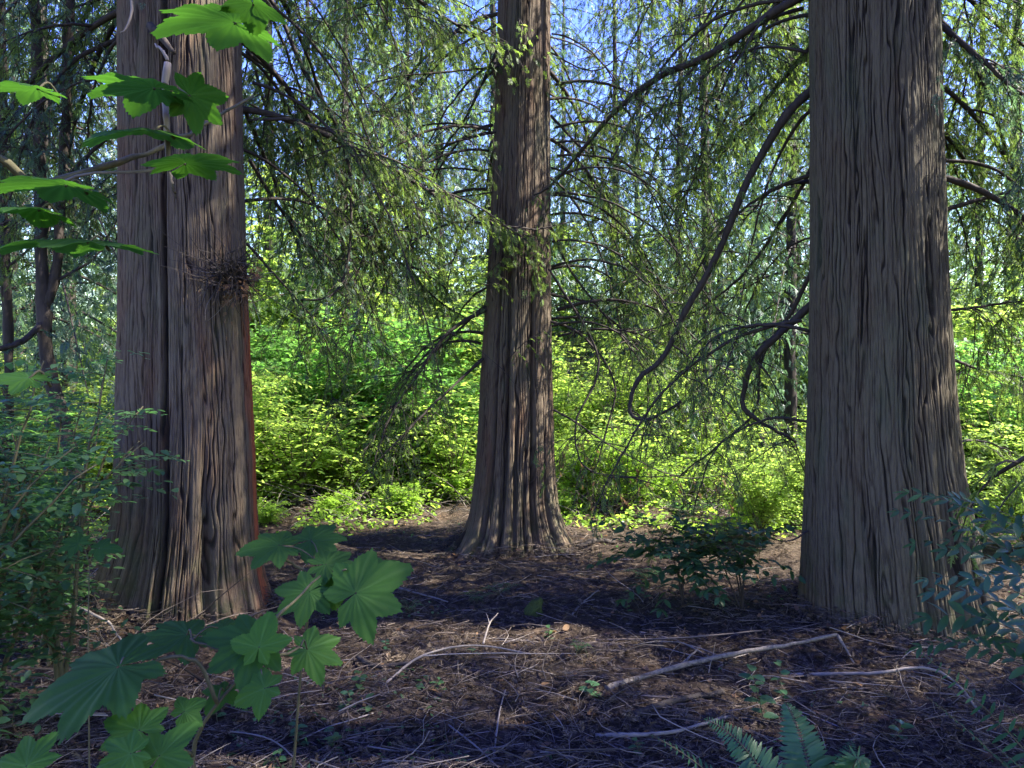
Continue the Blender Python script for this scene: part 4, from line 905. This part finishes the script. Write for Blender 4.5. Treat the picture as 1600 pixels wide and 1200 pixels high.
for i, (a, b, n, ll) in enumerate([((1700, 960, 2.4), (1405, 800, 2.7), 14, .062), ((1720, 900, 2.5), (1440, 775, 2.9), 14, .06), ((1700, 1010, 2.1), (1450, 905, 2.25), 10, .062), ((1700, 1060, 1.9), (1460, 925, 2.1), 9, .07), ((1720, 1000, 2.0), (1520, 905, 2.1), 8, .072),
                                   ((1700, 930, 2.5), (1430, 850, 2.8), 9, .07), ((1700, 1120, 1.9), (1440, 1010, 2.1), 13, .06), ((1680, 1090, 2.0), (1500, 1000, 2.3), 10, .06), ((1690, 870, 2.7), (1500, 830, 3.0), 11, .07), ((1700, 940, 2.3), (1420, 770, 2.6), 12, .075), ((1710, 1010, 2.2), (1480, 860, 2.4), 11, .075),
                                   ((1700, 1080, 2.0), (1455, 965, 2.1), 9, .085), ((1720, 980, 2.4), (1500, 780, 2.6), 11, .075), ((1690, 1060, 2.1), (1540, 960, 2.2), 8, .08)]):
    pinnate(hb, P(*a), P(*b), .07, n, proto_oval(.31, .12, .16), ll, 'grape' if i not in (2, 3, 4) else 'salal', seed=900 + i, jit=.16, taper=(1, 1, .7), upv=(-.1, -.35, 1))

def fern(px, py, label, fronds, seed=0, base=None):
    c = np.asarray(base) if base is not None else G(px, py); t = thing('sword_fern', c, label, 'fern'); 
    for i, f in enumerate(fronds):
        pinnate(t, c + [0, 0, .02], f[0], f[1], f[2], NARROW, f[3], 'fern', 'frond', (.75, 1, .12), .0028, f[4] if len(f) > 4 else (0, 0, 1), 1.32, .07, seed * 40 + i)
    return t
fb = np.array([.95, 2.25, float(gh(.95, 2.25))])
fern(0, 0, 'bright sword fern at the bottom edge in front of the grey trunk', [(P(1105, 1125, 2.35), .12, 46, .09, (0, -1.0, 1)), (P(1228, 1100, 2.5), .12, 50, .11, (.2, -1.6, 1)), (P(1345, 1195, 2.2), .18, 46, .10, (.5, -1.1, 1)), (P(1020, 1150, 2.2), .08, 28, .07, (0, -.3, 1)), (P(1180, 1240, 1.8), .10, 30, .08), (P(1330, 1160, 2.4), .10, 30, .08, (0, -.5, 1))], 1, fb)
f2 = np.array([1.75, 1.95, float(gh(1.75, 1.95))])
fern(0, 0, 'sword fern at the right edge below the holly-leaved bush', [(P(1430, 1015, 2.3), .10, 28, .09, (-.2, -.5, 1)), (P(1565, 1095, 2.0), .08, 26, .06), (P(1450, 1090, 2.1), .06, 26, .08), (P(1560, 1170, 1.9), .06, 26, .07)], 2, f2)
def small_fern(px, py, L, seed, label, n=6):
    c = G(px, py); rng = np.random.default_rng(seed); fr = []
    for i in range(n):
        a = i * 2 * PI / n + rng.uniform(-.3, .3); l = L * rng.uniform(.7, 1.1); fr.append((c + [l * math.cos(a), l * math.sin(a), l * .35], .05, 16, L * .22))
    fern(0, 0, label, fr, seed, c)
small_fern(780, 935, .2, 5, 'small fern sprig on the litter in front of the middle cedar')
small_fern(1075, 800, .5, 6, 'bright fern in the sunny gap behind the dark holly-leaved bush', 8)
small_fern(745, 940, .16, 7, 'tiny fern left of the small fern sprig, in front of the middle cedar')
small_fern(20, 1010, .3, 8, 'shaded fern at the left edge beside the dead brush')

# small leafy seedlings and salal on the floor
def seedling(px, py, H, n, ls, seed, label, mat='salal', leaf=OVALW, Y=None):
    c = G(px, py); t = thing('leafy_seedling', c, label, 'seedling'); rng = np.random.default_rng(seed); mb = MB(); fm = MB()
    a = rng.uniform(0, 6.28); tip = np.array([.25 * H * math.cos(a), .25 * H * math.sin(a), H]); p = curve([[0, 0, -.01], tip * .5 + rng.normal(0, .01, 3), tip], 10); tube(mb, p, .003, .0015, 5)
    tt = np.linspace(.2, 1, n) ; pos = np.stack([np.interp(tt, np.linspace(0, 1, 10), p[:, k]) for k in range(3)], 1)
    az = np.arange(n) * 2.4; d = np.stack([np.cos(az), np.sin(az), rng.uniform(0, .5, n)], 1)
    fm.inst(leaf, basis(d, nrm(np.array([0, -.2, 1]) + rng.normal(0, .2, (n, 3))), ls * rng.uniform(.7, 1.15, n)), pos)
    mb.build('stem', M['stem'], t); fm.build('foliage', M[mat], t, True)
seedling(1195, 1120, .26, 12, .075, 1, 'salal seedling with round leathery leaves right of the long fallen limb')
seedling(1225, 1090, .2, 8, .05, 2, 'pale-leaved salal sprout behind the round-leaved seedling')
seedling(925, 1100, .06, 5, .07, 3, 'flat green leaf cluster at the lower end of the long fallen limb')
for i, (px, py, H, n, ls, lb) in enumerate([(560, 1080, .1, 8, .045, 'pale seedling in the lower middle left, near the broad-leaved plant'), (600, 1020, .06, 6, .035, 'tiny seedling on the litter right of the broad-leaved plant'), (1005, 940, .14, 8, .05, 'green sprout left of the dark holly-leaved bush'),
        (470, 1150, .1, 10, .05, 'blue-green sprout with scattered leaves below the broad-leaved plant'), (520, 1160, .08, 8, .045, 'blue-green sprout right of the scattered-leaf sprout near the bottom edge'), (545, 1105, .08, 6, .04, 'blue-green sprout just below the pale seedling'), (980, 955, .1, 6, .05, 'low dark sprout left of the green sprout, mid floor'),
        (740, 1030, .03, 5, .04, 'pale little rosette near the forked bleached stick'), (340, 1120, .12, 7, .05, 'sprout under the lobed leaves of the lower left plant')]):
    seedling(px, py, H, n, ls, 30 + i, lb, 'salal' if i % 2 else 'huckle')

small_fern(640, 965, .14, 9, 'little fern between the large lobed leaves and the mossy stump')
small_fern(1010, 905, .22, 10, 'fern at the left side of the dark holly-leaved bush')
small_fern(905, 1045, .10, 11, 'tiny fern sprout in the middle of the shaded floor')
for i, (px, py, H, n, ls, lb) in enumerate([(860, 1000, .07, 7, .04, 'low round-leaved sprout below the mossy stump'), (1130, 960, .16, 9, .05, 'leafy sprout under the smaller dark holly-leaved bush'), (690, 1090, .06, 7, .035, 'tiny sprout in the lower middle of the floor'),
        (60, 1110, .16, 10, .05, 'shaded sprout at the left edge above the biggest lobed leaf'), (20, 1160, .14, 9, .05, 'shaded sprout low at the left edge'), (430, 1190, .08, 8, .045, 'sprout at the bottom edge right of the bright lobed leaves'), (1400, 1150, .1, 8, .05, 'dark sprout at the bottom right below the holly-leaved bush'),
        (1000, 1180, .07, 7, .04, 'small sprout at the bottom edge left of the bright sword fern')]):
    seedling(px, py, H, n, ls, 60 + i, lb, 'salal' if i % 2 else 'huckle')

# ------------------------------------------------------------------ fallen limbs and sticks
def stick(pts, r0, r1, label, mat='deadbig', seed=0, group=None, forks=(), name='fallen_stick'):
    c = G(pts[0][0], pts[0][1]); base = c.copy(); t = MB(); rng = np.random.default_rng(seed)
    def path(q): return np.array([G(a[0], a[1], a[2] if len(a) > 2 else r0 * .8) for a in q])
    tube(t, curve(path(pts), 26) - base, r0, r1, 7, r0 * .18, rng)
    for f in forks: tube(t, curve(path(f), 10) - base, r1 * 1.1, r1 * .4, 5, .002, rng)
    o = t.build(name, M[mat]); o.location = base; tag(o, label, 'stick' if r0 < .015 else 'fallen limb', group); return o
stick([(948, 1092), (1000, 1068), (1060, 1052, .04), (1130, 1040, .05), (1190, 1032, .07), (1250, 1026, .09), (1308, 1020, .09)], .017, .010, 'long pale grey fallen limb lying toward the foot of the grey trunk', forks=([(1308, 1020, .09), (1322, 1030, .05), (1335, 1042, .02)], [(1062, 1052, .04), (1090, 1030, .06)]))
stick([(1235, 1055), (1300, 1062, .04), (1370, 1068, .04), (1440, 1070, .06), (1490, 1085, .05), (1530, 1130, .02)], .011, .006, 'brown bent stick running right from the long fallen limb', 'dead', 2)
stick([(990, 1125), (1040, 1105, .03), (1080, 1092, .03), (1130, 1082, .03)], .02, .013, 'dark half-buried limb just below the long pale fallen limb', 'bark_dark', 3)
stick([(930, 1150), (1000, 1155, .03), (1060, 1150, .03), (1140, 1120, .03)], .012, .007, 'curved brown stick below the dark half-buried limb', 'dead', 4)
stick([(560, 1030), (590, 1048, .03), (640, 1052, .03)], .018, .012, 'short dark limb near the middle left of the floor', 'bark_dark', 5)
stick([(600, 1075), (660, 1045, .04), (740, 1030, .05), (830, 1035, .03)], .008, .004, 'long thin arching twig across the middle of the floor', 'dead', 6, forks=([(660, 1045, .04), (740, 1040, .04), (900, 1045, .02)],))
stick([(755, 1020, .03), (765, 1000, .09), (778, 982, .11)], .007, .003, 'small forked bleached stick standing up from the floor', 'dead', 7, forks=([(765, 1000, .09), (760, 988, .12)],))
stick([(895, 965), (910, 945, .03), (935, 925, .04)], .008, .003, 'bleached curved stick in the sun right of the middle cedar', 'dead', 8, forks=([(910, 945, .03), (930, 940, .03)],))
stick([(560, 905), (620, 925, .03), (700, 935, .03)], .010, .005, 'thin pale stick in the sun left of the middle cedar', 'dead', 9)
stick([(1000, 985), (1060, 1005, .02), (1115, 1035, .02)], .007, .004, 'thin straight stick above the long pale fallen limb', 'dead', 10)
stick([(930, 1000), (1060, 1008, .05), (1190, 1000, .06)], .006, .004, 'thin dark stick lying level below the dark holly-leaved bush', 'twigs', 11)
stick([(0, 1000, .05), (80, 990, .12), (160, 1000, .1), (190, 1015, .03)], .012, .006, 'arched brown stick left of the fused cedar foot', 'dead', 12)
stick([(640, 1185), (740, 1188, .02), (850, 1190, .02)], .014, .01, 'dark stick at the bottom edge, lying level', 'bark_dark', 13)
stick([(330, 1130), (420, 1150, .04), (480, 1199, .02)], .005, .003, 'pale wiry twig curving to the bottom edge below the lobed leaves', 'dead', 14)
stick([(770, 1180), (780, 1120, .03), (790, 1085, .02)], .005, .003, 'pale twig pointing away from the viewer, low middle', 'dead', 15)
stick([(700, 1130), (740, 1160, .03), (780, 1190, .02)], .005, .003, 'pale twig slanting right beside the away-pointing twig', 'dead', 16)
stick([(880, 868), (930, 855, .05), (960, 850, .03)], .03, .02, 'old brown log end behind the right root flare of the middle cedar', 'bark_dark', 17)
stick([(1320, 1000, .02), (1345, 975, .12), (1362, 958, .22)], .007, .003, 'mossy twig leaning on the foot of the grey trunk', 'bark_mossy', 18)

# mossy wood chunk
c = G(832, 960); rng = np.random.default_rng(3); nU, nV = 24, 14
u, v = np.meshgrid(np.arange(nU) / nU * 2 * PI, np.linspace(0, 1, nV)); r = .065 * (1 - .35 * v ** 4) * (1 + .35 * (vn(u * 24 / (2 * PI) / 4, v * 5 + 3, 2, 6) - .5))
mb = MB(); i = np.arange(nV - 1)[:, None] * nU; j = np.arange(nU)[None]; j2 = (j + 1) % nU
mb.add(np.stack([r * np.cos(u) + .02 * v, r * .8 * np.sin(u), -.02 + .13 * v + .02 * np.cos(u) * v], -1).reshape(-1, 3), np.stack([i + j, i + j2, i + nU + j2, i + nU + j], -1).reshape(-1, 4), [[(nV - 1) * nU, (nV - 1) * nU + a, (nV - 1) * nU + a + 1] for a in range(1, nU - 1)])
o = mb.build('mossy_stump', M['moss']); o.location = c; tag(o, 'little mossy green stump on the litter in front of the middle cedar', 'stump')

# ------------------------------------------------------------------ litter
rl = np.random.default_rng(99)
def bent(seed, n=5, bend=.25):
    r = np.random.default_rng(seed); m = MB(); u = np.linspace(-.5, .5, n)
    p = np.stack([u, r.normal(0, bend, 1) * u ** 2 * 2 + r.normal(0, .02, n), np.abs(r.normal(0, .12)) * (.25 - u ** 2)], 1)
    tube(m, p, .012, .005, 3); return np.concatenate(m.v), np.concatenate(m.q), np.concatenate(m.t)
BENT = [bent(s) for s in range(12)]
def floor_points(n, y0=2.4, y1=9.5, power=1.0):
    Y = 1 / rl.uniform(1 / y1, 1 / y0, n); x = rl.uniform(-.72, .72, n) * Y
    for c, r in ((FL, .5), (FR, .5), (FC, .42)):
        k = np.hypot(x - c[0], Y - c[1]) > r; x, Y = x[k], Y[k]
    return x, Y
def foot_points(n):
    """litter gathers against the feet of the trunks"""
    c = np.array([FL, FR, FC])[rl.integers(0, 3, n)]; a = rl.uniform(0, 2 * PI, n); r = .52 + np.abs(rl.normal(0, .16, n))
    return c[:, 0] + r * np.cos(a), c[:, 1] + r * np.sin(a)
def litter(name, protos, n, l0, l1, mat, label, lift=.02, tilt=.15, thick=None, mask=None):
    x, Y = floor_points(n)
    if name in ('twig_litter', 'needle_litter', 'leaf_litter'):
        xf, Yf = foot_points(n // 9); x, Y = np.concatenate([x, xf]), np.concatenate([Y, Yf])
    if mask is not None: k = mask(x, Y); x, Y = x[k], Y[k]
    n = len(x); a = rl.uniform(0, 2 * PI, n); d = np.stack([np.cos(a), np.sin(a), rl.normal(0, tilt, n)], 1)
    L = l0 * (l1 / l0) ** (rl.uniform(0, 1, n) ** 1.6); Mx = basis(d, nrm(np.array([0, 0, 1]) + rl.normal(0, tilt * 1.5, (n, 3))), L)
    if thick is not None: Mx[:, :, 1] *= thick; Mx[:, :, 2] *= thick
    dmin = np.min([np.hypot(x - c[0], Y - c[1]) for c in (FL, FR, FC)], axis=0)
    pos = np.stack([x, Y, gh(x, Y) + rl.uniform(.0, lift, n) + rl.uniform(0, .12, n) * np.exp(-((dmin - .5) / .16) ** 2)], 1); mb = MB(); ch = rl.integers(0, len(protos), n)
    for k, p in enumerate(protos): mb.inst(p, Mx[ch == k], pos[ch == k])
    tag(mb.build(name, M[mat], None, False), label, None, None, 'stuff')
litter('twig_litter', BENT, 24000, .03, .26, 'twigs', 'countless small brown twigs strewn over the forest floor', .04, .12)
litter('pale_twig_litter', BENT, 1700, .08, .55, 'dead', 'scattered bleached twigs on the forest floor', .05, .10, .7)
litter('needle_litter', SPRAYS, 30000, .025, .09, 'needles', 'dead brown cedar sprays littering the ground', .03, .35)
litter('leaf_litter', [OVALW, MAPLE], 1500, .02, .07, 'cedar_brown', 'dry fallen leaves on the ground', .035, .35)
litter('green_litter', [OVALW, OVAL, MAPLE], 4500, .02, .065, 'huckle', 'tiny green sprouts in the duff', .03, .3, mask=lambda x, y: vn(x * 1.8 + 33, y * 1.8 + 33, 40) > .62)
